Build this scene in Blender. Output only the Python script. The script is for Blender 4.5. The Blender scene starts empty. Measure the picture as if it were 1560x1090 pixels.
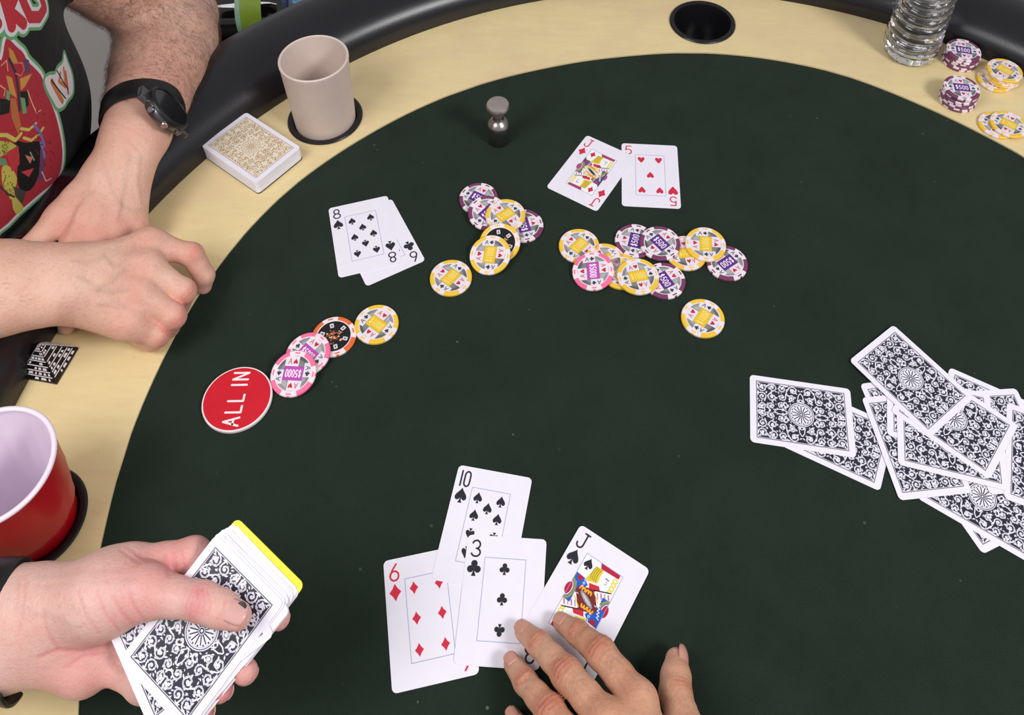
import bpy, bmesh, math, random
import numpy as np
from mathutils import Vector, Matrix
from mathutils.geometry import delaunay_2d_cdt

# ------------------------------------------------------------------ camera, world, lamps, exposure
SC = bpy.context.scene
COL = SC.collection
MM = 0.001
F_PX, PITCH, ROLL, CAM_H = 1463.3, 0.69768, 0.01405, 811.94      # focal length in pixels of the 1560 wide frame, mm
PPX, PPY = 837.39, 14.75                                          # optical axis in the (cropped) frame
_fw = np.array([0, math.cos(PITCH), -math.sin(PITCH)])
_r0 = np.array([1.0, 0, 0]); _u0 = np.cross(_r0, _fw)
_rt = math.cos(ROLL) * _r0 + math.sin(ROLL) * _u0
_up = -math.sin(ROLL) * _r0 + math.cos(ROLL) * _u0
cam = bpy.data.cameras.new('camera')
cam.sensor_fit = 'HORIZONTAL'; cam.sensor_width = 36; cam.lens = F_PX / 1560 * 36
cam.shift_x = -(PPX - 780) / 1560; cam.shift_y = (PPY - 545) / 1560
cam.clip_start = 0.02; cam.clip_end = 50
co = bpy.data.objects.new('camera', cam); COL.objects.link(co)
m = Matrix.Identity(4)
for i in range(3):
    m[i][0], m[i][1], m[i][2] = _rt[i], _up[i], -_fw[i]
m[2][3] = CAM_H * MM
co.matrix_world = m
SC.camera = co

w = bpy.data.worlds.new('room_light'); SC.world = w; w.use_nodes = True
w.node_tree.nodes['Background'].inputs[0].default_value = (0.95, 0.95, 1.0, 1)
w.node_tree.nodes['Background'].inputs[1].default_value = 0.38

def area_lamp(name, loc, target, sx, sy, power, col=(1, 1, 1)):
    l = bpy.data.lights.new(name, 'AREA'); l.shape = 'RECTANGLE'; l.size = sx; l.size_y = sy
    l.energy = power; l.color = col
    o = bpy.data.objects.new(name, l); COL.objects.link(o)
    o.location = loc
    o.rotation_euler = (Vector(target) - Vector(loc)).to_track_quat('-Z', 'Y').to_euler()
    return o
area_lamp('ceiling_lamp', (1.15, -0.25, 1.35), (0.0, 0.5, 0), 0.45, 0.45, 19, (1.0, 0.98, 0.98))
area_lamp('ceiling_lamp', (-0.85, -0.05, 1.28), (-0.2, 0.5, 0), 0.7, 0.7, 12.5, (1.0, 0.985, 0.985))

SC.view_settings.view_transform = 'Standard'
SC.view_settings.look = 'None'
SC.view_settings.gamma = 1.0
SC.view_settings.use_curve_mapping = False
SC.view_settings.exposure = 0.0

# ------------------------------------------------------------------ helpers
def P(px, py, z=0.0):
    """the point at height z (mm) seen at a pixel of the photograph, in mm"""
    d = (px - PPX) / F_PX * _rt - (py - PPY) / F_PX * _up + _fw
    t = (z - CAM_H) / d[2]
    return np.array([d[0] * t, d[1] * t, z])

def on_plane(px, py, c, n):
    d = (px - PPX) / F_PX * _rt - (py - PPY) / F_PX * _up + _fw
    o = np.array([0, 0, CAM_H])
    t = np.dot(c - o, n) / np.dot(d, n)
    return o + d * t

def srgb(r, g, b):
    f = lambda c: (c / 12.92 if c <= 0.04045 else ((c + 0.055) / 1.055) ** 2.4)
    return tuple(f(x / 255) for x in (r, g, b)) + (1.0,)

class NT:
    """small wrapper to write node trees"""
    def __init__(s, name):
        s.m = bpy.data.materials.new(name); s.m.use_nodes = True
        s.t = s.m.node_tree; s.b = s.t.nodes['Principled BSDF']
    def n(s, typ, **kw):
        x = s.t.nodes.new(typ)
        for k, v in kw.items():
            if k.startswith('_'): setattr(x, k[1:], v)
            else: x.inputs[k.replace('__', ' ')].default_value = v
        return x
    def l(s, a, b): s.t.links.new(a, b)
    def bump(s, h, strength, dist=0.001):
        b = s.n('ShaderNodeBump', Strength=strength, Distance=dist)
        s.l(h, b.inputs['Height']); s.l(b.outputs[0], s.b.inputs['Normal'])
    def coord(s, which='Object'):
        return s.n('ShaderNodeTexCoord').outputs[which]
    def noise(s, vec, scale, detail=3, rough=0.55):
        x = s.n('ShaderNodeTexNoise', Scale=scale, Detail=detail, Roughness=rough)
        s.l(vec, x.inputs['Vector']); return x.outputs['Fac']
    def ramp(s, fac, stops):
        x = s.n('ShaderNodeValToRGB'); e = x.color_ramp.elements
        while len(e) < len(stops): e.new(0.5)
        for k, (p, c) in enumerate(stops):
            e[k].position = p; e[k].color = c if len(c) == 4 else tuple(c) + (1,)
        s.l(fac, x.inputs[0]); return x.outputs[0]
    def mix(s, fac, a, b):
        x = s.n('ShaderNodeMix', _data_type='RGBA')
        for sock, v in ((x.inputs[0], fac), (x.inputs[6], a), (x.inputs[7], b)):
            if hasattr(v, 'is_linked') or hasattr(v, 'node'): s.l(v, sock)
            else: sock.default_value = v
        return x.outputs[2]

def simple(name, col, rough=0.5, metal=0.0, spec=0.5, var=0.06, scale=60, bump=0.0, bscale=400, coat=0.0):
    t = NT(name); b = t.b
    b.inputs['Roughness'].default_value = rough; b.inputs['Metallic'].default_value = metal
    b.inputs['Specular IOR Level'].default_value = spec; b.inputs['Coat Weight'].default_value = coat
    v = t.coord()
    f = t.noise(v, scale)
    lo = tuple(max(0, c * (1 - var)) for c in col[:3]) + (1,); hi = tuple(min(1, c * (1 + var)) for c in col[:3]) + (1,)
    t.l(t.ramp(f, [(0.3, lo), (0.7, hi)]), b.inputs['Base Color'])
    if bump: t.bump(t.noise(v, bscale), bump, 0.0005)
    return t.m

def mesh_obj(name, verts, faces, mats=(), parent=None, smooth=False, uvs=None, midx=None):
    me = bpy.data.meshes.new(name)
    me.from_pydata([tuple(v) for v in verts], [], [tuple(f) for f in faces])
    for mt in (mats if isinstance(mats, (list, tuple)) else [mats]): me.materials.append(mt)
    if midx is not None: me.polygons.foreach_set('material_index', midx)
    if smooth: me.polygons.foreach_set('use_smooth', [True] * len(me.polygons))
    if uvs is not None:
        ul = me.uv_layers.new(name='UVMap')
        li = np.zeros(len(me.loops), dtype=np.int32); me.loops.foreach_get('vertex_index', li)
        ul.data.foreach_set('uv', np.asarray(uvs, dtype=np.float32)[li].ravel())
    me.update()
    o = bpy.data.objects.new(name, me); COL.objects.link(o)
    if parent: o.parent = parent
    return o

def empty(name, loc=(0, 0, 0), rz=0.0):
    o = bpy.data.objects.new(name, None); COL.objects.link(o); o.empty_display_size = 0.02
    o.location = loc; o.rotation_euler = (0, 0, rz); return o

def tag(o, label=None, cat=None, group=None, kind=None):
    if label: o['label'] = label
    if cat: o['category'] = cat
    if group: o['group'] = group
    if kind: o['kind'] = kind
    return o

def lathe(name, prof, mats, parent=None, seg=64, loc=(0, 0, 0), sharp=35, midx=None, closed=False, caps=True):
    """prof: list of (radius, z) in mm"""
    V, Fc, MI = [], [], []
    n = len(prof)
    for r, z in prof:
        for k in range(seg):
            a = 2 * math.pi * k / seg
            V.append((r * math.cos(a) * MM, r * math.sin(a) * MM, z * MM))
    for i in range(n - 1 if not closed else n):
        j = (i + 1) % n
        for k in range(seg):
            k2 = (k + 1) % seg
            Fc.append((i * seg + k, i * seg + k2, j * seg + k2, j * seg + k))
            MI.append(midx(i, k) if midx else 0)
    if not closed and caps:
        if prof[0][0] > 1e-6: Fc.append(tuple(range(seg - 1, -1, -1))); MI.append(midx(-1, 0) if midx else 0)
        if prof[-1][0] > 1e-6: Fc.append(tuple((n - 1) * seg + k for k in range(seg))); MI.append(midx(-2, 0) if midx else 0)
    o = mesh_obj(name, V, Fc, mats, parent, True, midx=MI)
    bm = bmesh.new(); bm.from_mesh(o.data)
    bmesh.ops.remove_doubles(bm, verts=bm.verts, dist=1e-7)
    bmesh.ops.recalc_face_normals(bm, faces=bm.faces)
    for e in bm.edges:
        if len(e.link_faces) == 2 and e.calc_face_angle(0) > math.radians(sharp): e.smooth = False
    bm.to_mesh(o.data); bm.free()
    o.location = loc
    return o

def box(name, cx, cy, cz, sx, sy, sz, mat, parent=None, rz=0.0, bev=0.0, seg=2):
    bm = bmesh.new(); bmesh.ops.create_cube(bm, size=1.0)
    for v in bm.verts: v.co = Vector((v.co.x * sx, v.co.y * sy, v.co.z * sz))
    if bev: bmesh.ops.bevel(bm, geom=list(bm.edges), offset=bev, segments=seg, affect='EDGES', profile=0.5)
    me = bpy.data.meshes.new(name); bm.to_mesh(me); bm.free(); me.materials.append(mat)
    o = bpy.data.objects.new(name, me); COL.objects.link(o); o.location = (cx, cy, cz); o.rotation_euler.z = rz
    if parent: o.parent = parent
    return o

def tube(name, pts, rad, mat, parent=None, seg=10, caps=True):
    """a round tube through pts (metres); rad a number or list"""
    pts = [Vector(p) for p in pts]; n = len(pts)
    rad = [rad] * n if not hasattr(rad, '__len__') else rad
    V, Fc = [], []; prev = None
    for i, p in enumerate(pts):
        t = (pts[min(i + 1, n - 1)] - pts[max(i - 1, 0)]).normalized()
        if prev is None: prev = t.orthogonal().normalized()
        prev = (prev - t * prev.dot(t)).normalized(); b = t.cross(prev)
        for k in range(seg):
            a = 2 * math.pi * k / seg
            V.append(p + (prev * math.cos(a) + b * math.sin(a)) * rad[i])
    for i in range(n - 1):
        for k in range(seg):
            k2 = (k + 1) % seg
            Fc.append((i * seg + k, i * seg + k2, (i + 1) * seg + k2, (i + 1) * seg + k))
    if caps: Fc.append(tuple(range(seg - 1, -1, -1))); Fc.append(tuple((n - 1) * seg + k for k in range(seg)))
    return mesh_obj(name, V, Fc, mat, parent, True)

# ------------------------------------------------------------------ flat print drawn by the script (no files)
class Canvas:
    def __init__(s, w, h, ppm, bg):
        s.w, s.h, s.k = w, h, ppm
        s.nx, s.ny = int(round(w * ppm)), int(round(h * ppm))
        s.a = np.empty((s.ny, s.nx, 3), np.float32); s.a[:] = np.array(bg, np.float32) / 255
        s.X = (np.arange(s.nx, dtype=np.float32) + 0.5) / ppm - w / 2
        s.Y = (np.arange(s.ny, dtype=np.float32) + 0.5) / ppm - h / 2
        s.clip = None
    def _win(s, x0, x1, y0, y1):
        i0 = max(0, int((x0 + s.w / 2) * s.k)); i1 = min(s.nx, int((x1 + s.w / 2) * s.k) + 2)
        j0 = max(0, int((y0 + s.h / 2) * s.k)); j1 = min(s.ny, int((y1 + s.h / 2) * s.k) + 2)
        return i0, i1, j0, j1
    def _put(s, win, d, col):
        i0, i1, j0, j1 = win
        c = np.clip(0.5 - d * s.k, 0, 1)
        if s.clip is not None: c = c * s.clip[j0:j1, i0:i1]
        c = c[..., None]
        s.a[j0:j1, i0:i1] = s.a[j0:j1, i0:i1] * (1 - c) + np.array(col, np.float32) / 255 * c
    @staticmethod
    def _seg(X, Y, a, b):
        dx, dy = b[0] - a[0], b[1] - a[1]; L = dx * dx + dy * dy + 1e-12
        t = np.clip(((X - a[0]) * dx + (Y - a[1]) * dy) / L, 0, 1)
        return np.hypot(X - a[0] - t * dx, Y - a[1] - t * dy)
    def stroke(s, pts, wd, col, closed=False):
        pts = [tuple(p) for p in pts]
        if closed: pts = pts + [pts[0]]
        xs = [p[0] for p in pts]; ys = [p[1] for p in pts]; r = wd / 2 + 0.3
        win = s._win(min(xs) - r, max(xs) + r, min(ys) - r, max(ys) + r)
        if win[0] >= win[1] or win[2] >= win[3]: return
        X, Y = np.meshgrid(s.X[win[0]:win[1]], s.Y[win[2]:win[3]])
        d = np.full(X.shape, 1e3, np.float32)
        for a, b in zip(pts[:-1], pts[1:]): d = np.minimum(d, s._seg(X, Y, a, b))
        s._put(win, d - wd / 2, col)
    def poly(s, pts, col):
        pts = [tuple(p) for p in pts]
        xs = [p[0] for p in pts]; ys = [p[1] for p in pts]
        win = s._win(min(xs) - .3, max(xs) + .3, min(ys) - .3, max(ys) + .3)
        if win[0] >= win[1] or win[2] >= win[3]: return
        X, Y = np.meshgrid(s.X[win[0]:win[1]], s.Y[win[2]:win[3]])
        d = np.full(X.shape, 1e3, np.float32); ins = np.zeros(X.shape, bool)
        for a, b in zip(pts, pts[1:] + pts[:1]):
            d = np.minimum(d, s._seg(X, Y, a, b))
            if a[1] != b[1]:
                c = ((a[1] > Y) != (b[1] > Y)) & (X < (b[0] - a[0]) * (Y - a[1]) / (b[1] - a[1]) + a[0])
                ins ^= c
        s._put(win, np.where(ins, -d, d), col)
    def disc(s, x, y, r, col, r2=None, rot=0):
        s.poly([(x + r * math.cos(t) * math.cos(rot) - (r2 or r) * math.sin(t) * math.sin(rot),
                 y + r * math.cos(t) * math.sin(rot) + (r2 or r) * math.sin(t) * math.cos(rot))
                for t in np.linspace(0, 2 * math.pi, 28, endpoint=False)], col)
    def image(s, name):
        im = bpy.data.images.new(name, s.nx, s.ny)
        px = np.ones((s.ny, s.nx, 4), np.float32); px[..., :3] = s.a
        im.pixels.foreach_set(px.ravel()); im.update(); im.pack()
        return im

def print_mat(name, im, rough=0.35, coat=0.0):
    t = NT(name); v = t.coord('UV')
    x = t.n('ShaderNodeTexImage', _image=im, _interpolation='Cubic', _extension='EXTEND')
    t.l(v, x.inputs[0])
    f = t.noise(t.coord('Object'), 90)
    g = t.ramp(f, [(0.3, (0.97, 0.97, 0.97)), (0.7, (1, 1, 1))])
    mx = t.n('ShaderNodeMix', _data_type='RGBA', _blend_type='MULTIPLY'); mx.inputs[0].default_value = 1
    t.l(x.outputs[0], mx.inputs[6]); t.l(g, mx.inputs[7]); t.l(mx.outputs[2], t.b.inputs['Base Color'])
    t.b.inputs['Roughness'].default_value = rough; t.b.inputs['Coat Weight'].default_value = coat
    t.bump(t.noise(t.coord('Object'), 1500), 0.05, 0.0002)
    return t.m

def arc(cx, cy, rx, ry, a0, a1, n=14):
    return [(cx + rx * math.cos(math.radians(a)), cy + ry * math.sin(math.radians(a))) for a in np.linspace(a0, a1, n)]

# stroke lettering in a unit box, x 0..0.62, y 0..1
GL = {
 '0': [arc(.31, .74, .27, .26, 0, 180) + arc(.31, .26, .27, .26, 180, 360) + [(.58, .74)]],
 '1': [[(.3, 1), (.3, 0)]],
 '3': [arc(.3, .745, .25, .255, 160, -80), arc(.3, .25, .29, .25, 85, -160)],
 '5': [[(.56, 1), (.12, 1), (.07, .52)] + arc(.29, .31, .29, .31, 135, -150)],
 '6': [[(.47, 1), (.2, .66), (.06, .36)], arc(.31, .29, .27, .29, 0, 360, 24)],
 '8': [arc(.31, .755, .22, .245, 0, 360, 24), arc(.31, .255, .28, .255, 0, 360, 24)],
 'J': [[(.28, 1), (.62, 1)], [(.47, 1), (.47, .26)] + arc(.25, .26, .22, .26, 0, -180)],
 'A': [[(.02, 0), (.31, 1), (.6, 0)], [(.13, .36), (.49, .36)]],
 'L': [[(.1, 1), (.1, 0), (.56, 0)]], 'I': [[(.3, 1), (.3, 0)]],
 'N': [[(.06, 0), (.06, 1), (.56, 0), (.56, 1)]],
 'S': [arc(.31, .75, .25, .25, 20, 270), arc(.31, .25, .27, .25, 90, -160)],
 '$': [arc(.31, .73, .23, .2, 20, 270), arc(.31, .3, .25, .22, 90, -160), [(.31, 1.05), (.31, -.05)]],
 'R': [[(.06, 0), (.06, 1), (.3, 1)] + arc(.3, .74, .26, .26, 90, -90) + [(.06, .48)], [(.3, .48), (.58, 0)]],
 'K': [[(.06, 0), (.06, 1)], [(.58, 1), (.08, .45), (.6, 0)]],
}
def glyph(c, x, y, w, h, rot=0.0):
    """polylines of a character centred at x, y"""
    ca, sa = math.cos(rot), math.sin(rot); out = []
    for pl in GL[c]:
        q = [((px - .31) * w / .62, (py - .5) * h) for px, py in pl]
        out.append([(x + a * ca - b * sa, y + a * sa + b * ca) for a, b in q])
    return out

def pip(cv, suit, x, y, s, up, col):
    """a suit mark, s = height in mm"""
    T = lambda pts: [(x + a * s * up, y + b * s * up) for a, b in pts]
    if suit == 'd':
        cv.poly(T([(0, .55), (.17, .25), (.4, 0), (.17, -.25), (0, -.55), (-.17, -.25), (-.4, 0), (-.17, .25)]), col)
    elif suit == 'h':
        h = [(0, -.52), (.22, -.25), (.42, .05), (.47, .25), (.42, .42), (.28, .5), (.12, .46), (0, .3)]
        cv.poly(T(h + [(-a, b) for a, b in h[::-1][1:-1]]), col)
    elif suit == 's':
        h = [(0, .55), (.12, .36), (.36, .08), (.44, -.1), (.4, -.26), (.27, -.34), (.12, -.28), (.04, -.16), (.07, -.36), (.17, -.52)]
        cv.poly(T(h + [(-a, b) for a, b in h[::-1][:-1]]), col)
    else:
        for a, b in ((0, .27), (.25, -.08), (-.25, -.08)): cv.disc(x + a * s * up, y + b * s * up, .225 * s, col)
        cv.poly(T([(.05, .1), (.04, -.2), (.16, -.52), (-.16, -.52), (-.04, -.2), (-.05, .1)]), col)

CW, CH = 62.5, 88.9
INK, RED = (38, 36, 46), (214, 40, 66)
WHITE = (240, 236, 246)

def court(cv, suit, col):
    dia = suit == 'd'
    B, Y, R_, O = (40, 92, 200), (232, 205, 60), (186, 30, 62), (228, 140, 40)
    if dia: B, R_, O = (90, 78, 130), (176, 60, 110), (222, 120, 50)
    G = (150, 150, 70)
    cv.poly([(-16, -28.5), (16, -28.5), (16, 28.5), (-16, 28.5)], (250, 248, 250))
    for u in (1, -1):
        T = lambda pts: [(a * u, b * u) for a, b in pts]
        cv.poly(T([(-3, 28.5), (14, 28.5), (14, 25.2), (-1, 24.6)]), R_)
        cv.poly(T([(-5, 24.5), (1.5, 24.4), (1, 19), (2, 14), (-3, 11), (-8, 12), (-6.5, 18)]), Y)
        for k in range(4): cv.stroke(T(arc(-4 + k * 1.5, 19, 1.6, 5, 100, 250)), .5, (150, 130, 30))
        cv.poly(T([(1.5, 24.3), (9, 24.3), (10, 19), (8.5, 14), (5, 12), (1.5, 14)]), (250, 246, 244))
        cv.stroke(T([(5.5, 20.5), (8, 20.2)]), .9, (90, 120, 190)); cv.stroke(T([(7, 18.8), (7.6, 16.6), (6, 16.5)]), .5, (150, 160, 200))
        for k in range(4): cv.stroke(T(arc(12.6, 22.5 - k * 3, 1.6, 1.6, 0, 360)), 1.0, (235, 215, 80))
        cv.poly(T([(-16, 13), (-8.5, 12.4), (-4, 9), (-9, 0), (-16, 0)]), B)
        cv.poly(T([(-14, 12.6), (-10, 12.6), (-9, 9.5), (-13.5, 9)]), R_)
        for k in range(3): cv.disc(-7.3 * u, (11.5 - 2.6 * k) * u, 1.0, (225, 232, 250)); cv.disc(-7.3 * u, (11.5 - 2.6 * k) * u, .45, B)
        cv.poly(T([(-4, 11), (3.5, 13), (7, 9.5), (-2, 7.5)]), (214, 40, 60))
        cv.stroke(T([(-4.2, 11.8), (3, 13.8)]), .9, (250, 250, 250))
        cv.poly(T([(-9, 6), (2, 9), (9, 0), (-2, -1), (-11, 1.5)]), (120, 40, 40) if not dia else (236, 226, 190))
        for k in range(2):
            x = -6 + k * 5.2
            cv.stroke(T(arc(x - 1.1, 4.4, 1.1, 1.8, 180, 0) + arc(x + 1.1, 4.4, 1.1, 1.8, 180, 0)), 1.25, (246, 176, 40))
        cv.poly(T([(3, 9), (14, 13), (16, 9), (8, 3)]), (245, 240, 245))
        for k in range(4): cv.stroke(T([(5 + k * 2.6, 8.2 + k), (7 + k * 2.5, 5 + k * 1.2)]), .8, (200, 60, 80) if k % 2 else (150, 150, 190))
        cv.stroke(T([(1.5, 8.5), (13.5, 13.4)]), .8, (30, 28, 36)); cv.stroke(T([(2.5, 7.4), (9, 2.4)]), .7, (232, 190, 50))
        cv.poly(T([(10, 8), (16, 8), (16, -6), (10.5, -4)]), B)
        cv.stroke(T(arc(16.5, 0, 5.2, 7.5, 100, 260)), 1.9, G); cv.disc(15.6 * u, 0, 2.9, R_, 4.6)
        cv.stroke(T(arc(16.5, 0, 3.4, 5.6, 100, 260)), .6, (245, 245, 245))
        for k in range(6): cv.stroke(T([(-14.6 + k * .9, 7 - k * 2.2), (-12.6 + k * .9, 6.4 - k * 2.2), (-13.5 + k * .9, 5 - k * 2.2)]), .7, (240, 238, 246))
        if dia: cv.stroke(T([(-15.4, 14), (-15.4, -6)]), 1.6, (50, 60, 50)); cv.stroke(T([(-9, 8), (6, 2)]), 1.0, O)
    cv.disc(0, 0, 7.4, (150, 150, 156), 1.9, -.45); cv.disc(0, 0, 5.4, (200, 200, 206) if not dia else (30, 30, 30), .9, -.45)
    for u in (1, -1):
        cv.poly([(-15.9 * u, 28.3 * u), (-5.5 * u, 28.3 * u), (-6.5 * u, 17 * u), (-15.9 * u, 15 * u)], (250, 248, 250))
        pip(cv, suit, -11 * u, 22.3 * u, 8.2, u, col)

def face_card(rank, suit):
    cv = Canvas(CW, CH, 6, WHITE)
    col = RED if suit in 'hd' else INK
    if rank == 'J': court(cv, suit, col)
    ln = (150, 160, 205)
    cv.stroke([(-16, -28.5), (16, -28.5), (16, 28.5), (-16, 28.5)], .45, ln, True)
    rows = {'3': [(0, 21), (0, 0), (0, -21)], '5': [(-1, 21), (1, 21), (0, 0), (-1, -21), (1, -21)],
            '6': [(a, b) for a in (-1, 1) for b in (21, 0, -21)],
            '8': [(a, b) for a in (-1, 1) for b in (21, 0, -21)] + [(0, 10.5), (0, -10.5)],
            '10': [(a, b) for a in (-1, 1) for b in (21, 7.2, -7.2, -21)] + [(0, 14), (0, -14)], 'J': []}[rank]
    for a, b in rows:
        pip(cv, suit, a * 9.6, b, 8.2, 1 if b > 0 or (b == 0 and rank != '5') else -1, col)
    for u in (1, -1):
        if rank == '10':
            for c, x, wd in (('1', -26.6, 4), ('0', -21.6, 5.2)):
                for pl in glyph(c, x * u, 34.2 * u, wd, 12, 0 if u == 1 else math.pi): cv.stroke(pl, 1.35, col)
        else:
            for pl in glyph(rank, -23.6 * u, 34.6 * u, 7.4, 11.6, 0 if u == 1 else math.pi): cv.stroke(pl, 1.3, col)
        pip(cv, suit, -23.8 * u, 20.5 * u, 11.2, u, col)
    return cv.image('card_face')

def back_card(field, orn, line, shade, wd=1.0, seed=4):
    cv = Canvas(CW, CH, 8, WHITE)
    hx, hy = 26.2, 38.6
    cv.poly([(-hx, -hy), (hx, -hy), (hx, hy), (-hx, hy)], field)
    rnd = random.Random(seed)
    sp = [(21, 33.5, 4.0, 1), (12.2, 33.5, 3.9, -1), (4, 33.8, 3.2, 1), (21.3, 24.5, 4.0, -1), (12.6, 24.7, 4.1, 1),
          (4.2, 26, 3.3, -1), (21.6, 15.8, 3.7, 1), (13.8, 16.2, 3.3, -1), (6, 17.4, 2.9, 1), (21.4, 6.6, 4.1, -1), (14.6, 8.3, 2.6, 1)]
    pl = []
    for x, y, r, d in sp:
        a0 = rnd.uniform(0, 6.28); n = 22
        q = [(x + r * (1 - .86 * k / n) * math.cos(a0 + d * 9.4 * k / n), y + r * (1 - .86 * k / n) * math.sin(a0 + d * 9.4 * k / n)) for k in range(n + 1)]
        e = (q[0][0] + 2.4 * math.cos(a0 - d * 1.1), q[0][1] + 2.4 * math.sin(a0 - d * 1.1))
        pl.append((q, (x, y, r), [e] + q[:1]))
    lv = []
    for _ in range(150):
        x, y = rnd.uniform(0.6, 25), rnd.uniform(0.6, 37.5)
        if x * x + y * y < 11.6 ** 2: continue
        lv.append((x, y, rnd.uniform(.8, 1.6), rnd.uniform(0, 6.3)))
    for sx in (1, -1):
        for sy in (1, -1):
            M = lambda q: [(a * sx, b * sy) for a, b in q]
            for x, y, s_, a in lv:
                cv.poly(M([(x + s_ * math.cos(a), y + s_ * math.sin(a)), (x + .45 * s_ * math.cos(a + 1.8), y + .45 * s_ * math.sin(a + 1.8)),
                           (x - s_ * math.cos(a), y - s_ * math.sin(a)), (x + .45 * s_ * math.cos(a - 1.8), y + .45 * s_ * math.sin(a - 1.8))]), orn)
            for q, c, e in pl:
                cv.stroke(M(q), wd, orn); cv.stroke(M(e), wd * 1.2, orn)
                for k in range(3, 17, 3):                                   # leaf lobes along the scroll
                    cv.disc(q[k][0] * sx, q[k][1] * sy, wd * (.8 if wd > .8 else .6), orn)
                cv.stroke(M(q[2:14]), .22, shade)
                cv.disc(c[0] * sx, c[1] * sy, wd * .8, orn)
            cv.stroke(M([(0, 12), (2.5, 15), (2, 20), (0.4, 23)]), wd * .9, orn)
            cv.stroke(M([(11, 0), (13, 2.5), (17, 2), (19.5, 0.3)]), wd * .9, orn)
    if wd < .8: field, orn = orn, field
    cv.disc(0, 0, 11.2, orn); cv.disc(0, 0, 10.5, field); cv.disc(0, 0, 10.0, orn); cv.disc(0, 0, 9.3, shade); cv.disc(0, 0, 9.0, orn)
    for k in range(14):
        a = 2 * math.pi * k / 14
        cv.stroke([(2.4 * math.cos(a), 2.4 * math.sin(a)), (7.8 * math.cos(a), 7.8 * math.sin(a))], .75, field)
        cv.disc(8.3 * math.cos(a + .22), 8.3 * math.sin(a + .22), .55, field)
    cv.disc(0, 0, 1.7, field); cv.disc(0, 0, .9, orn)
    cv.stroke([(-hx, -hy), (hx, -hy), (hx, hy), (-hx, hy)], 1.5, WHITE, True)
    cv.stroke([(-hx, -hy), (hx, -hy), (hx, hy), (-hx, hy)], .55, line, True)
    return cv.image('card_back')

def rounded(wm, hm, r, n=5):
    out = []
    for sx, sy, a in ((1, 1, 0), (-1, 1, 90), (-1, -1, 180), (1, -1, 270)):
        out += arc(sx * (wm / 2 - r), sy * (hm / 2 - r), r, r, a, a + 90, n)
    return out

def card_mesh(name, mat, stock, wm=CW, hm=CH, th=0.32, r=3.6):
    o = rounded(wm, hm, r); n = len(o)
    V = [(x * MM, y * MM, 0) for x, y in o] + [(x * MM, y * MM, th * MM) for x, y in o]
    Fc = [tuple(range(n - 1, -1, -1)), tuple(range(n, 2 * n))] + [(i, (i + 1) % n, n + (i + 1) % n, n + i) for i in range(n)]
    me = bpy.data.meshes.new(name); me.from_pydata(V, [], Fc)
    me.materials.append(mat); me.materials.append(stock)
    me.polygons.foreach_set('material_index', [1, 0] + [1] * n)
    ul = me.uv_layers.new(name='UVMap')
    for lp in me.loops:
        c = me.vertices[lp.vertex_index].co
        ul.data[lp.index].uv = (c.x / (wm * MM) + .5, c.y / (hm * MM) + .5)
    me.update(); return me

def link_mesh(name, me, parent=None):
    o = bpy.data.objects.new(name, me); COL.objects.link(o)
    if parent: o.parent = parent
    return o

# ------------------------------------------------------------------ the setting
t = NT('floor_vinyl'); v = t.coord()
c = t.ramp(t.noise(v, 3), [(0.3, srgb(172, 165, 158)), (0.7, srgb(182, 175, 168))])
t.l(c, t.b.inputs['Base Color']); t.b.inputs['Roughness'].default_value = 0.55
t.bump(t.noise(v, 60), 0.15, 0.002)
FLOOR_Z = -0.76
fl = box('floor', 0, 0.9, FLOOR_Z - 0.02, 5.0, 5.0, 0.04, t.m)
tag(fl, kind='structure')
grout = simple('grout_grey', srgb(120, 112, 104), 0.8)
tile = t.m

# ------------------------------------------------------------------ poker table
TC = np.array([157.0, 380.0])
fp = np.array([P(*q)[:2] for q in [(118,1090),(135,950),(160,810),(187,700),(240,568),(300,455),(362,370),(440,290),(560,207),
     (700,140),(830,105),(950,87),(1060,81),(1160,89),(1275,112),(1400,160),(1500,208),(1560,240)]]) - TC
fa = np.arctan2(fp[:, 1], fp[:, 0]); fr = np.hypot(fp[:, 0], fp[:, 1]) - 510.5
fa = np.where(fa < -2.2, fa + 2 * math.pi, fa)
o = np.argsort(fa); fa, fr = fa[o], fr[o]
th = np.linspace(0, 2 * math.pi, 240, endpoint=False); thw = np.where(th > 4.6, th - 2 * math.pi, th)
rr = np.interp(thw, np.r_[-1.2, fa, 4.4], np.r_[0, fr, 0])
for _ in range(3): rr = (np.roll(rr, 1) + rr * 2 + np.roll(rr, -1)) / 4
FELT_R = 510.5 + rr
TRACK_Z = 2.0

t = NT('green_felt'); v = t.coord()
n1 = t.noise(v, 11, 6, 0.68); n2 = t.noise(v, 900, 2, 0.7); n3 = t.noise(v, 45, 5, 0.7)
base = t.ramp(n1, [(0.3, srgb(21, 32, 25)), (0.7, srgb(36, 50, 39))])
mott = t.mix(t.ramp(n3, [(.35, (0, 0, 0)), (.75, (.7, .7, .7))]), base, srgb(29, 42, 33))
fib = t.ramp(n2, [(0.35, srgb(22, 32, 26)), (0.75, srgb(44, 58, 47))])
c = t.mix(0.32, mott, fib)
vo = t.n('ShaderNodeTexVoronoi', Scale=42.0); t.l(v, vo.inputs['Vector'])
sp = t.ramp(vo.outputs['Distance'], [(0.035, (1, 1, 1)), (0.06, (0, 0, 0))])
sm = t.ramp(t.noise(v, 14, 2), [(0.5, (0, 0, 0)), (0.66, (0.5, 0.5, 0.5))])
ml = t.n('ShaderNodeMath', _operation='MULTIPLY'); t.l(sp, ml.inputs[0]); t.l(sm, ml.inputs[1])
c = t.mix(ml.outputs[0], c, srgb(120, 140, 120))                      # lint caught in the cloth
t.l(c, t.b.inputs['Base Color']); t.b.inputs['Roughness'].default_value = 0.95
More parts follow.
